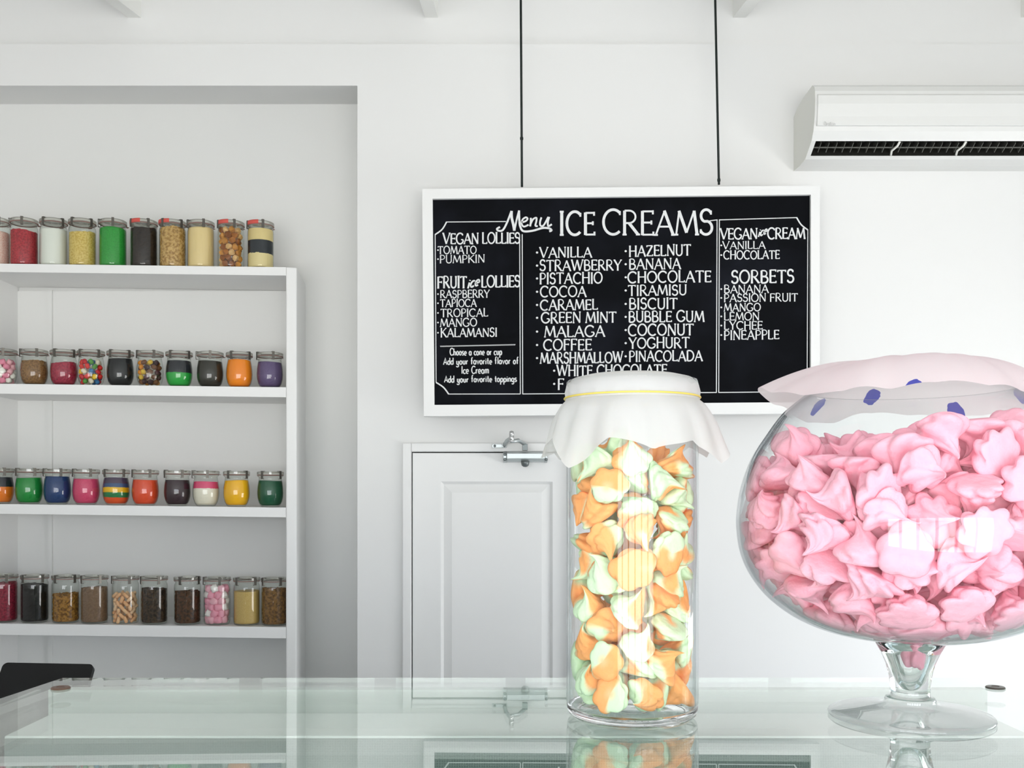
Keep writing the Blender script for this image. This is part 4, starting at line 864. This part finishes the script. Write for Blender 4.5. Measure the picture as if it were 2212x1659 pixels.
# resting places: kind, size, x, y, z, rotation
JARROWS = (
    '4,0.0452,0.043,-0.0129,0.0265,0.125,-0.826,-0.342,0.431;0,0.0459,-0.025,0.0409,0.0318,0.493,0.784,-0.124,0.356;2,0.0408,-0.0251,-0.0429,0.0304,0.432,-0.765,-0.267,-0.396;3,0.0401,0.0172,0.015,0.026,0.389,-0.802,-0.407,-0.197;'
    '6,0.0411,-0.0393,-0.0047,0.0264,0.061,-0.611,-0.653,-0.442;2,0.0409,0.0046,-0.0548,0.0273,0.272,-0.051,-0.844,0.46;2,0.0461,0.0236,0.0411,0.0377,0.703,0.564,0.018,-0.432;3,0.0413,-0.0506,-0.0234,0.0508,0.883,0.401,-0.196,-0.145;'
    '6,0.0421,0.0167,-0.0267,0.035,0.729,0.014,-0.652,0.208;1,0.0423,-0.0129,0.0251,0.0499,0.126,0.276,-0.502,-0.81;5,0.0405,-0.0069,-0.0106,0.0357,0.164,-0.618,-0.023,-0.769;2,0.0434,0.0484,0.0172,0.0515,0.723,0.206,-0.659,0.026;'
    '0,0.0466,-0.0466,0.0171,0.0567,0.247,-0.524,0.432,-0.691;6,0.0426,-0.0028,-0.0365,0.0602,0.405,-0.135,-0.903,-0.05;2,0.0444,0.0235,0.0021,0.0673,0.129,-0.661,0.093,-0.733;7,0.0424,-0.0114,-0.0068,0.0768,0.61,0.078,0.38,-0.691;'
    '1,0.0441,0.0356,-0.0404,0.0695,0.267,0.378,-0.012,0.886;6,0.0466,-0.0002,0.0498,0.0681,0.145,0.154,-0.691,0.691;2,0.0424,-0.0291,-0.0428,0.0712,0.419,-0.016,0.688,0.592;5,0.0421,0.0497,-0.0122,0.078,0.521,0.351,-0.539,-0.562;'
    '4,0.047,-0.0318,0.0411,0.0767,0.166,-0.421,-0.855,-0.255;6,0.0402,0.0034,-0.0556,0.0932,0.727,0.373,-0.031,0.576;6,0.041,0.0336,0.0402,0.0752,0.539,0.706,0.007,-0.459;5,0.0459,-0.0527,-0.0126,0.0892,0.61,-0.129,-0.274,0.732;'
    '6,0.0407,0.0337,-0.0292,0.0967,0.285,-0.426,-0.851,-0.117;4,0.041,0.0035,0.0251,0.0883,0.086,-0.649,-0.698,0.29;7,0.0467,-0.0105,-0.0094,0.1163,0.675,0.275,-0.041,0.683;7,0.0428,0.0423,0.0111,0.0995,0.853,-0.182,-0.241,-0.426;'
    '2,0.0444,-0.0334,0.0224,0.1073,0.757,0.261,-0.155,0.579;4,0.0436,-0.0307,-0.0464,0.1051,0.645,0.758,0.012,0.093;5,0.0449,0.034,0.0396,0.1139,0.018,-0.176,0.621,0.764;4,0.0458,-0.0456,0.0211,0.1371,0.686,0.19,0.692,-0.116;'
    '5,0.0445,0.025,-0.0332,0.1333,0.296,-0.651,-0.693,0.093;4,0.0423,-0.0074,0.0512,0.1105,0.109,0.217,-0.692,0.679;5,0.0424,-0.0496,-0.0192,0.1301,0.695,0.313,0.184,-0.621;5,0.0465,0.0536,-0.002,0.1309,0.674,-0.129,0.234,-0.689;'
    '5,0.0467,0.0053,0.0417,0.1408,0.728,0.354,-0.04,0.586;5,0.0466,-0.0043,-0.0491,0.1315,0.54,-0.113,0.352,-0.756;6,0.0412,0.0465,0.0056,0.1607,0.19,0.893,-0.306,-0.27;6,0.0421,-0.0246,-0.015,0.1487,0.363,-0.749,0.544,0.107;'
    '0,0.0414,0.0477,-0.0319,0.1602,0.839,0.25,0.183,0.447;2,0.0444,0.0349,0.0368,0.1493,0.05,0.544,0.507,-0.667;0,0.0462,-0.0403,-0.0395,0.1691,0.695,0.367,0.133,-0.603;0,0.0429,0.0131,0.0116,0.1328,0.864,-0.188,0.374,0.281;'
    '3,0.0417,-0.0177,0.0226,0.1509,0.49,-0.593,0.19,-0.61;4,0.046,-0.0045,-0.0497,0.1706,0.217,-0.176,0.724,0.63;0,0.0438,0.0148,0.0062,0.1683,0.19,-0.056,0.33,-0.923;4,0.0467,-0.0244,0.0417,0.1786,0.66,0.363,-0.633,-0.178;'
    '5,0.0433,0.0061,-0.0221,0.1761,0.268,-0.119,-0.505,0.812;3,0.0468,0.037,0.028,0.1951,0.978,-0.191,-0.077,-0.027;0,0.0427,-0.0565,0.0063,0.1661,0.146,-0.756,-0.577,0.273;5,0.0444,0.0281,-0.0413,0.1904,0.647,-0.25,-0.581,-0.426;'
    '2,0.0442,-0.03,-0.0429,0.1971,0.483,0.771,0.404,-0.092;6,0.0401,0.0506,-0.0191,0.191,0.798,0.436,-0.103,0.403;2,0.0433,-0.0342,0.0437,0.2113,0.288,-0.295,-0.885,-0.218;4,0.0403,-0.0048,0.0086,0.1943,0.376,0.419,-0.824,-0.067;'
    '4,0.0417,0.0554,0.0065,0.2119,0.18,-0.928,0.237,-0.226;2,0.0451,-0.0434,0.0119,0.1983,0.81,0.118,0.286,0.497;1,0.0401,0.0053,-0.0557,0.2077,0.09,0.649,-0.672,0.346;2,0.0403,-0.0258,-0.0104,0.2074,0.783,0.27,0.511,-0.229;'
    '3,0.0401,0.0374,-0.0283,0.2173,0.179,0.087,-0.953,-0.23;7,0.046,-0.0206,0.0215,0.2369,0.175,0.506,-0.316,-0.783;3,0.0463,-0.0043,-0.0423,0.2381,0.274,-0.259,0.246,0.893;0,0.0449,0.0496,0.0112,0.247,0.063,-0.259,-0.753,-0.601;'
    '4,0.041,-0.0553,0.0058,0.2307,0.178,-0.377,-0.827,0.378;5,0.0438,0.0049,-0.0087,0.2355,0.779,-0.547,0.263,0.157;3,0.0419,0.0186,0.0183,0.2207,0.028,-0.504,-0.765,-0.4;5,0.0451,-0.046,-0.0289,0.2377,0.393,-0.263,-0.141,0.87;'
    '0,0.0409,0.0495,-0.0208,0.2478,0.346,-0.309,0.884,0.055;1,0.045,0.0023,0.0563,0.2559,0.362,-0.929,0.077,0.023;2,0.0413,-0.0262,-0.0454,0.2615,0.734,-0.613,0.283,-0.07;3,0.0403,0.036,0.0408,0.2497,0.663,-0.331,-0.358,-0.568;'
    '0,0.044,-0.0385,0.0335,0.2577,0.161,-0.423,0.609,-0.652;0,0.043,0.0005,-0.0302,0.275,0.428,0.209,0.197,0.857;5,0.0464,0.0126,0.0024,0.2648,0.011,-0.416,0.812,-0.41;4,0.0464,-0.0352,-0.0059,0.2668,0.592,0.117,0.159,0.782;'
    '3,0.0418,0.0304,-0.0449,0.2654,0.694,0.292,0.612,0.242;3,0.046,-0.0162,0.0297,0.2801,0.713,-0.616,-0.076,0.327;0,0.0446,-0.0456,-0.0311,0.2827,0.079,0.952,0.032,-0.294;1,0.0435,0.0455,-0.0157,0.2884,0.179,-0.079,-0.08,-0.977;'
    '2,0.0466,-0.0044,-0.055,0.2968,0.709,0.219,0.281,-0.609;1,0.0468,0.036,0.033,0.284,0.42,0.239,0.868,-0.116;6,0.0425,-0.0511,0.0085,0.2869,0.332,-0.574,0.465,-0.587;3,0.0452,-0.0208,-0.0075,0.3016,0.631,-0.402,-0.663,0.022'
)
BOWLROWS = (
    '3,0.0525,0.1311,0.0057,0.1443,0.053,0.639,-0.35,0.683;2,0.0515,-0.0266,0.0719,0.1128,0.285,-0.16,-0.83,-0.452;4,0.0533,-0.0592,0.0359,0.1114,0.17,-0.57,0.752,-0.285;5,0.0508,-0.1326,0.0092,0.1443,0.56,-0.203,-0.697,0.4;'
    '6,0.0553,-0.0229,-0.0758,0.1221,0.813,-0.161,0.098,0.551;5,0.055,0.0806,-0.0298,0.1204,0.089,-0.586,-0.641,-0.488;6,0.0508,-0.0055,0.0033,0.0807,0.692,-0.183,-0.638,-0.284;3,0.0536,-0.129,0.0585,0.1539,0.071,0.637,0.625,-0.446;'
    '6,0.0522,-0.0929,-0.0854,0.1381,0.148,0.866,-0.319,0.355;0,0.0482,-0.0165,-0.1625,0.1822,0.555,0.104,0.748,-0.35;4,0.0553,0.1255,-0.0411,0.142,0.039,0.048,0.902,-0.428;0,0.0533,-0.0424,-0.0207,0.1114,0.978,-0.033,0.115,0.172;'
    '2,0.0536,-0.1028,0.1032,0.1617,0.093,-0.269,0.333,-0.899;3,0.0556,-0.1247,-0.0341,0.1434,0.124,-0.935,-0.293,-0.159;2,0.0546,-0.0495,-0.1122,0.1415,0.871,-0.307,0.001,-0.384;6,0.0501,0.1025,-0.1035,0.1595,0.324,0.172,-0.389,-0.845;'
    '3,0.0488,0.1401,0.0819,0.1962,0.132,-0.12,-0.962,-0.207;4,0.05,0.0322,-0.0569,0.1119,0.018,0.865,-0.321,-0.385;2,0.0543,0.0347,-0.0057,0.1023,0.313,0.822,-0.475,-0.016;0,0.0472,-0.1573,0.026,0.166,0.308,0.549,-0.773,0.079;'
    '5,0.054,-0.08,0.0698,0.1378,0.537,0.8,0.18,-0.197;0,0.0557,0.0666,-0.1431,0.1846,0.674,-0.275,-0.497,-0.472;2,0.0483,0.1631,-0.0119,0.2175,0.728,-0.284,0.275,0.56;0,0.0525,0,-0.0353,0.1163,0.856,0.45,-0.123,-0.224;'
    '3,0.0496,-0.0694,-0.0658,0.1225,0.339,-0.058,-0.75,0.565;3,0.0521,0.0807,0.0129,0.1178,0.297,0.325,-0.875,0.199;2,0.0518,-0.0877,-0.0029,0.1219,0.061,0.184,0.017,0.981;6,0.0541,0.093,-0.0785,0.1339,0.603,0.002,0.798,-0.012;'
    '4,0.052,-0.1369,-0.1018,0.2031,0.167,0.949,0.073,-0.258;2,0.0518,0.0186,-0.1144,0.1306,0.228,0.479,-0.586,0.612;3,0.0519,0.1561,-0.0447,0.1957,0.322,0.81,0.442,-0.212;3,0.055,-0.0985,0.0307,0.1414,0.334,0.005,-0.933,-0.136;'
    '1,0.0549,-0.0295,0.0162,0.116,0.629,0.477,-0.237,-0.566;4,0.0515,-0.0917,-0.117,0.1567,0.153,-0.966,0.036,0.206;0,0.0531,0.0158,-0.1659,0.1812,0.298,-0.061,-0.712,0.633;4,0.0538,0.1361,0.0563,0.1579,0.136,-0.801,-0.582,0.017;'
    '3,0.0559,-0.1469,-0.0565,0.1775,0.341,0.814,0.424,-0.203;1,0.0511,0.0526,-0.0744,0.1415,0.119,0.605,-0.104,-0.781;0,0.0481,-0.0059,-0.1374,0.1507,0.734,-0.312,-0.195,-0.571;5,0.0472,0.1544,-0.0084,0.1683,0.215,-0.963,-0.144,-0.074;'
    '1,0.0528,-0.0363,-0.0429,0.1392,0.874,0.307,-0.14,0.349;2,0.0557,0.1416,-0.083,0.2099,0.676,-0.547,-0.395,0.295;4,0.0499,0.1031,0.0722,0.1408,0.388,0.921,-0.024,0.021;4,0.0511,-0.1354,0.0903,0.193,0.614,-0.055,0.599,-0.511;'
    '0,0.0485,-0.1223,-0.0826,0.1683,0.405,-0.913,-0.03,-0.027;5,0.0551,-0.0019,-0.0772,0.1483,0.583,0.113,-0.771,0.23;0,0.049,-0.1693,0.008,0.2151,0.552,-0.261,-0.17,0.773;2,0.0485,-0.0509,-0.1347,0.1716,0.389,-0.859,0.299,-0.144;'
    '5,0.0546,0.1111,-0.1208,0.2026,0.843,-0.133,0.393,-0.342;4,0.0532,0.0374,0.0159,0.1335,0.158,0.278,-0.701,0.637;6,0.0538,-0.1565,0.0572,0.1903,0.242,-0.459,-0.85,-0.096;2,0.0483,-0.0573,-0.0811,0.1562,0.438,-0.437,0.421,0.664;'
    '2,0.0483,0.0527,-0.1129,0.1398,0.713,-0.124,-0.287,-0.628;2,0.0515,-0.0745,-0.0281,0.1459,0.099,0.612,0.766,0.169;3,0.0509,-0.0189,-0.1106,0.1649,0.037,-0.737,0.673,-0.054;1,0.0557,0.1212,-0.0715,0.168,0.003,-0.996,0.089,0.018;'
    '2,0.0496,-0.1521,-0.007,0.1845,0.531,-0.212,0.342,0.745;3,0.0544,-0.1262,-0.1033,0.2491,0.189,0.637,-0.469,-0.581;2,0.0486,0.0413,-0.1531,0.2217,0.47,0.064,0.294,0.83;5,0.0542,0.1582,0.0311,0.1915,0.367,-0.263,0.672,0.588;'
    '4,0.0484,0.1188,0.1136,0.1937,0.761,0.528,-0.304,-0.224;4,0.0539,-0.0983,-0.0618,0.1745,0.205,0.862,0.364,-0.288;5,0.0475,-0.0032,-0.1678,0.2171,0.535,-0.505,0.48,0.478;1,0.0547,0.107,-0.0166,0.1898,0.356,0.329,-0.128,-0.865;'
    '0,0.0493,-0.1616,-0.057,0.2236,0.374,-0.667,-0.584,0.273;6,0.0533,-0.0648,-0.1503,0.1995,0.214,0.082,0.629,0.743;3,0.0496,-0.1129,0.1234,0.1998,0.137,-0.952,-0.227,0.155;1,0.0507,-0.0953,-0.0171,0.1904,0.767,-0.413,-0.206,-0.445;'
    '6,0.0507,0.075,-0.1151,0.1716,0.346,0.389,0.81,-0.271;0,0.0523,-0.1142,0.0152,0.183,0.262,0.935,-0.196,0.134;4,0.0517,0.0302,-0.1331,0.1637,0.377,0.916,0.082,-0.105;1,0.0488,0.1086,-0.072,0.2175,0.35,-0.596,0.075,-0.719;'
    '0,0.0477,-0.1229,0.0404,0.2063,0.372,0.406,-0.834,0.027;6,0.0513,-0.0977,-0.1257,0.2016,0.84,0.069,-0.004,0.538;4,0.0471,0.1219,-0.1093,0.2426,0.951,-0.004,-0.082,0.299;4,0.0533,0.1608,0.0506,0.2185,0.309,0.355,0.878,0.084;'
    '5,0.0499,-0.1302,-0.0199,0.208,0.274,-0.943,0.188,-0.018;5,0.0496,-0.0343,-0.1527,0.23,0.377,0.338,0.509,-0.696;6,0.0475,-0.1578,0.0684,0.2328,0.351,-0.117,-0.894,-0.254;0,0.0481,-0.0773,-0.1507,0.2307,0.111,-0.199,0.799,-0.557;'
    '4,0.0551,-0.1234,-0.0637,0.2298,0.326,-0.807,0.437,0.227;1,0.0502,0.0334,-0.0997,0.1831,0.124,-0.821,0.557,-0.03;2,0.0521,0.1185,-0.0348,0.2199,0.093,-0.734,0.56,-0.372;4,0.0484,-0.1312,0.0994,0.2332,0.481,0.761,0.285,0.33;'
    '1,0.0542,-0.0778,-0.059,0.2165,0.212,0.663,-0.681,0.226;5,0.0552,-0.0446,-0.0709,0.1916,0.557,-0.034,0.81,-0.181;4,0.0529,0.0892,-0.1387,0.2336,0.662,-0.63,-0.406,-0.004;0,0.0537,-0.0423,-0.111,0.1988,0.405,-0.089,-0.91,-0.023;'
    '5,0.0471,0.0725,-0.0792,0.217,0.524,-0.067,0.833,-0.162;0,0.0537,0.1429,0.0082,0.2331,0.568,0.25,0.645,0.446;6,0.053,-0.1102,0.0966,0.2751,0.511,-0.292,0.551,-0.592;0,0.0541,-0.0807,-0.0933,0.2156,0.709,-0.456,-0.028,-0.537;'
    '1,0.0475,0.0635,-0.1277,0.2173,0.021,0.507,-0.668,0.545;2,0.0533,0.0724,-0.027,0.2183,0.038,-0.965,0.169,-0.199;4,0.0514,-0.1684,-0.0173,0.243,0.791,0.06,-0.329,0.513;3,0.0522,-0.0015,-0.1204,0.2128,0.812,0.321,-0.483,-0.063;'
    '2,0.0537,0.1491,-0.0791,0.25,0.08,0.474,-0.651,0.587;1,0.0476,0.1607,0.0268,0.2589,0.285,0.853,0.248,0.361;2,0.0535,-0.0326,-0.0456,0.2276,0.208,-0.612,-0.756,-0.105;6,0.0507,0.0371,-0.1051,0.2278,0.077,0.627,0.765,-0.12;'
    '0,0.054,0.0972,0.113,0.2659,0.968,0.147,-0.092,0.183;0,0.0508,-0.1222,0.0163,0.2392,0.147,-0.128,-0.668,-0.718;2,0.0509,0.0031,-0.1554,0.2475,0.082,-0.326,0.929,0.156;5,0.0534,0.1592,-0.0246,0.2532,0.496,0.369,-0.694,-0.368;'
    '3,0.0471,0.1363,0.0824,0.238,0.255,0.371,-0.874,0.185;5,0.0531,-0.1537,0.0305,0.2661,0.547,0.431,0.677,0.239;3,0.0492,-0.1381,-0.0678,0.2776,0.53,0.068,-0.174,0.827;1,0.0505,0.0446,-0.0578,0.2557,0.027,-0.739,0.007,0.673;'
    '2,0.0553,-0.072,-0.0432,0.2518,0.044,-0.315,0.945,0.083;0,0.0472,-0.0063,-0.1249,0.2447,0.364,0.903,-0.148,0.176;2,0.0548,0.1283,-0.0102,0.283,0.041,-0.294,-0.73,0.616;6,0.0527,-0.1205,-0.0279,0.2466,0.034,-0.138,-0.697,-0.703;'
    '1,0.0529,-0.0512,-0.0945,0.2515,0.913,-0.12,-0.32,-0.221;5,0.0529,0.0537,-0.1448,0.2608,0.297,-0.359,0.683,0.562;2,0.0474,-0.0711,0.0166,0.2606,0.01,0.618,-0.715,-0.327;5,0.0519,-0.0902,-0.122,0.2573,0.578,-0.188,-0.533,-0.588;'
    '2,0.0536,0.0063,-0.0718,0.2512,0.731,-0.135,-0.324,-0.585;0,0.0492,0.1331,-0.0499,0.2602,0.263,0.072,0.958,-0.094;2,0.0498,-0.122,0.0559,0.2625,0.012,0.021,0.068,-0.997;0,0.0526,-0.1058,-0.0224,0.275,0.014,0.84,0.542,0.019;'
    '0,0.0536,-0.0425,-0.1513,0.2693,0.49,0.658,0.562,-0.107;4,0.0543,0.087,-0.1039,0.2435,0.045,0.677,0.733,-0.052;5,0.0478,-0.0896,0.1157,0.2936,0.541,-0.312,-0.654,0.427;1,0.0497,-0.1522,-0.0139,0.2797,0.393,-0.024,0.137,0.909;'
    '3,0.0516,-0.005,-0.1035,0.2783,0.164,-0.861,0.243,-0.416;2,0.0514,0.0455,-0.0946,0.2647,0.331,-0.741,0.573,0.113;3,0.0539,0.0873,-0.0481,0.2711,0.774,-0.131,0.609,0.116;1,0.0516,0.1221,0.0875,0.2791,0.04,-0.68,-0.568,0.462;'
    '5,0.0532,-0.1068,0.0306,0.2794,0.47,-0.778,0.417,-0.023;3,0.0533,-0.025,-0.055,0.27,0.171,0.315,-0.598,-0.717;5,0.0534,0.0256,-0.1214,0.2905,0.493,-0.642,0.273,0.519;5,0.052,0.105,-0.0973,0.2823,0.067,0.623,0.577,-0.524;'
    '1,0.0472,-0.0317,-0.0125,0.2749,0.487,0.412,0.768,0.05;1,0.0494,-0.0898,-0.0832,0.2715,0.012,0.531,-0.847,-0.023;1,0.0535,-0.0552,-0.1163,0.2857,0.165,0.915,0.359,-0.082;6,0.0529,0.0242,-0.0646,0.2809,0.181,0.563,0.772,-0.233;'
    '6,0.0543,0.0927,0.0723,0.2958,0.053,0.077,0.931,0.352;4,0.0545,-0.087,0.0734,0.2891,0.821,-0.468,-0.261,-0.197;0,0.0531,-0.0042,0.0127,0.2929,0.263,-0.381,0.086,0.882;6,0.0504,-0.0178,-0.1287,0.3093,0.152,0.988,0.035,0.02;'
    '5,0.0541,0.0784,-0.1117,0.3067,0.639,-0.453,0.23,-0.578;2,0.0515,0.1315,0.0306,0.2833,0.122,0.867,0.447,-0.182;3,0.0558,0.0744,0.1145,0.2949,0.667,0.344,-0.245,-0.614;5,0.05,-0.0039,0.0648,0.2986,0.397,0.336,0.588,-0.62;'
    '6,0.0522,-0.1346,0.0074,0.3085,0.781,0.43,-0.338,0.303;0,0.0506,-0.0105,-0.0436,0.3029,0.605,0.786,-0.066,0.113;0,0.0495,0.0289,-0.0946,0.3102,0.043,-0.995,0.062,-0.06;3,0.049,0.1227,-0.0533,0.3,0.424,0.179,-0.202,-0.864;'
    '6,0.0516,0.0907,0.0235,0.3001,0.098,0.759,0.644,0.002;5,0.0511,-0.0402,0.0458,0.2972,0.436,-0.359,0.765,0.308;6,0.054,-0.0558,-0.0601,0.2872,0.288,0.879,-0.319,0.206;3,0.0524,0.0421,-0.0244,0.2967,0.066,0.983,0.13,0.106;'
    '5,0.0528,0.0812,-0.0622,0.3104,0.419,-0.789,0.424,-0.15;4,0.051,0.0937,-0.0216,0.2924,0.001,-0.036,-0.999,-0.005;1,0.0509,0.0499,0.0336,0.2955,0.422,-0.031,0.581,-0.695;4,0.0539,-0.0554,0.0902,0.2936,0.04,-0.928,-0.191,0.319;'
    '0,0.0505,-0.0688,0.0007,0.2955,0.05,-0.677,0.169,0.715'
)

def mer_mat(name, two):
    m = mat(name, (1, 1, 1), .7, .25, sss=.0); N = m.node_tree.nodes; L = m.node_tree.links
    at = N.new('ShaderNodeAttribute'); at.attribute_name = 'tint'
    tc = N.new('ShaderNodeTexCoord'); nz = N.new('ShaderNodeTexNoise'); nz.inputs['Scale'].default_value = 5.0; nz.inputs['Detail'].default_value = 3
    L.new(tc.outputs['Object'], nz.inputs['Vector'])
    mx = N.new('ShaderNodeMix'); mx.data_type = 'RGBA'
    if two: mx.inputs['A'].default_value = GREEN; mx.inputs['B'].default_value = ORANGE; L.new(at.outputs['Fac'], mx.inputs['Factor'])
    else:
        mx.inputs['A'].default_value = PINK0; mx.inputs['B'].default_value = PINK1; L.new(nz.outputs['Fac'], mx.inputs['Factor'])
    L.new(mx.outputs['Result'], N['Principled BSDF'].inputs['Base Color'])
    bp = N.new('ShaderNodeBump'); bp.inputs['Strength'].default_value = .10; bp.inputs['Distance'].default_value = .05
    L.new(nz.outputs['Fac'], bp.inputs['Height']); L.new(bp.outputs['Normal'], N['Principled BSDF'].inputs['Normal'])
    return m
GREEN, ORANGE, PINK0, PINK1 = hx('d9f2cb'), hx('ffb16c'), hx('ffb2c5'), hx('ffc4d3')
M['mer2'] = mer_mat('green and orange meringue', True); M['pink'] = mer_mat('pink meringue', False)
def mer_mesh(seed, nm, m, two, share=.5):
    V, Fc, Pm = meringue_geo(seed, 48, 30, .55 if two else 1.0); r = random.Random(seed + 7)
    me = bpy.data.meshes.new(nm); me.from_pydata([(x, y, z - .38) for x, y, z in V], [], Fc); me.materials.append(m)
    me.polygons.foreach_set('use_smooth', [True] * len(me.polygons))
    at = me.attributes.new('tint', 'FLOAT', 'POINT'); ph = r.uniform(0, 6.28); tw = r.uniform(1.5, 3.5); cut = math.cos(PI * share); vals = []
    for (u, z) in Pm:
        f = math.cos(u + tw * z + ph) - cut + .25 * math.sin(2 * u - 3 * z + ph)
        vals.append(max(0, min(1, .5 + f * 3.2)) if two else 0)
    at.data.foreach_set('value', vals)
    b_ = bmesh.new(); b_.from_mesh(me); bmesh.ops.recalc_face_normals(b_, faces=b_.faces); b_.to_mesh(me); b_.free()
    return me
SH2 = [.15, .85, .5, .3, .9, .6, .12, .45]
JM = [mer_mesh(100 + i, 'swirled_meringue', M['mer2'], True, SH2[i]) for i in range(8)]
TONE = ['mostly green', 'mostly orange', 'half green half orange', 'green with some orange', 'almost all orange', 'orange with some green', 'almost all green', 'green and orange']
BM_ = [mer_mesh(200 + i, 'pink_meringue', M['pink'], False) for i in range(7)]
def unpack(s):
    return [[float(v) for v in row.split(',')] for row in s.split(';')]
def drop(rows, meshes, root, name, group, cat, lab, pitch, ybands, inside):
    recs = []
    for r in rows:
        o = bpy.data.objects.new(name, meshes[int(r[0])]); C.objects.link(o)
        o.scale = (r[1],) * 3; o.location = root + Vector(r[2:5]); o.rotation_mode = 'QUATERNION'; o.rotation_quaternion = Quaternion(r[5:9])
        recs.append((o, int(r[0]), r[2], r[3], r[4]))
    for o, v, x, y, z in recs:          # keep every tip inside the glass
        Mx = Matrix.Translation(o.location - root) @ o.rotation_quaternion.to_matrix().to_4x4() @ Matrix.Diagonal((o.scale[0],) * 3 + (1,)); worst = 0
        for p in meshes[v].vertices:
            c = Mx @ p.co; worst = max(worst, math.hypot(c.x, c.y) - inside(c.z))
        if worst > 0:
            h = math.hypot(x, y) or 1; o.location.x -= x / h * worst; o.location.y -= y / h * worst
    z0 = min(q[4] for q in recs); seen = {}
    for q in recs:
        ly = int((q[4] - z0) / pitch); bd = 0 if q[3] < ybands[0] else (1 if q[3] < ybands[1] else 2); seen.setdefault((ly, bd), []).append(q)
    for (ly, bd), qs in seen.items():
        for i, q in enumerate(sorted(qs, key=lambda t: t[2])):
            tag(q[0], lab(q[1], i, ly, bd), cat, group)
def bowl_in(z):
    pr = [(.012, .045), (.030, .086)] + [(r - .0042, zz_) for r, zz_ in OUTR]
    for (r0, z0), (r1, z1) in zip(pr, pr[1:]):
        if z <= z1: return r0 + (r1 - r0) * (z - z0) / (z1 - z0) if z > z0 else r0
    return pr[-1][0]
NUM = ['bottom', 'second', 'third', 'fourth', 'fifth', 'sixth', 'seventh', 'eighth', 'ninth', 'tenth']
drop(unpack(JARROWS), JM, jo, 'swirled_meringue', 'orange and green meringues in the tall jar', 'meringue',
     lambda v, i, ly, bd: f'{TONE[v]} meringue, {ORD[i]} from the door side, {NUM[ly]} layer, {("front", "core", "back")[bd]} of tall jar', .042, (-.018, .02), lambda z: .0711)
drop(unpack(BOWLROWS), BM_, wo_, 'pink_meringue', 'pink meringues in the footed bowl', 'meringue',
     lambda v, i, ly, bd: f'pink meringue, {ORD[i]} from the tall-jar side, {NUM[ly]} layer, {("front", "middle", "back")[bd]} of the footed bowl', .042, (-.055, .04), bowl_in)
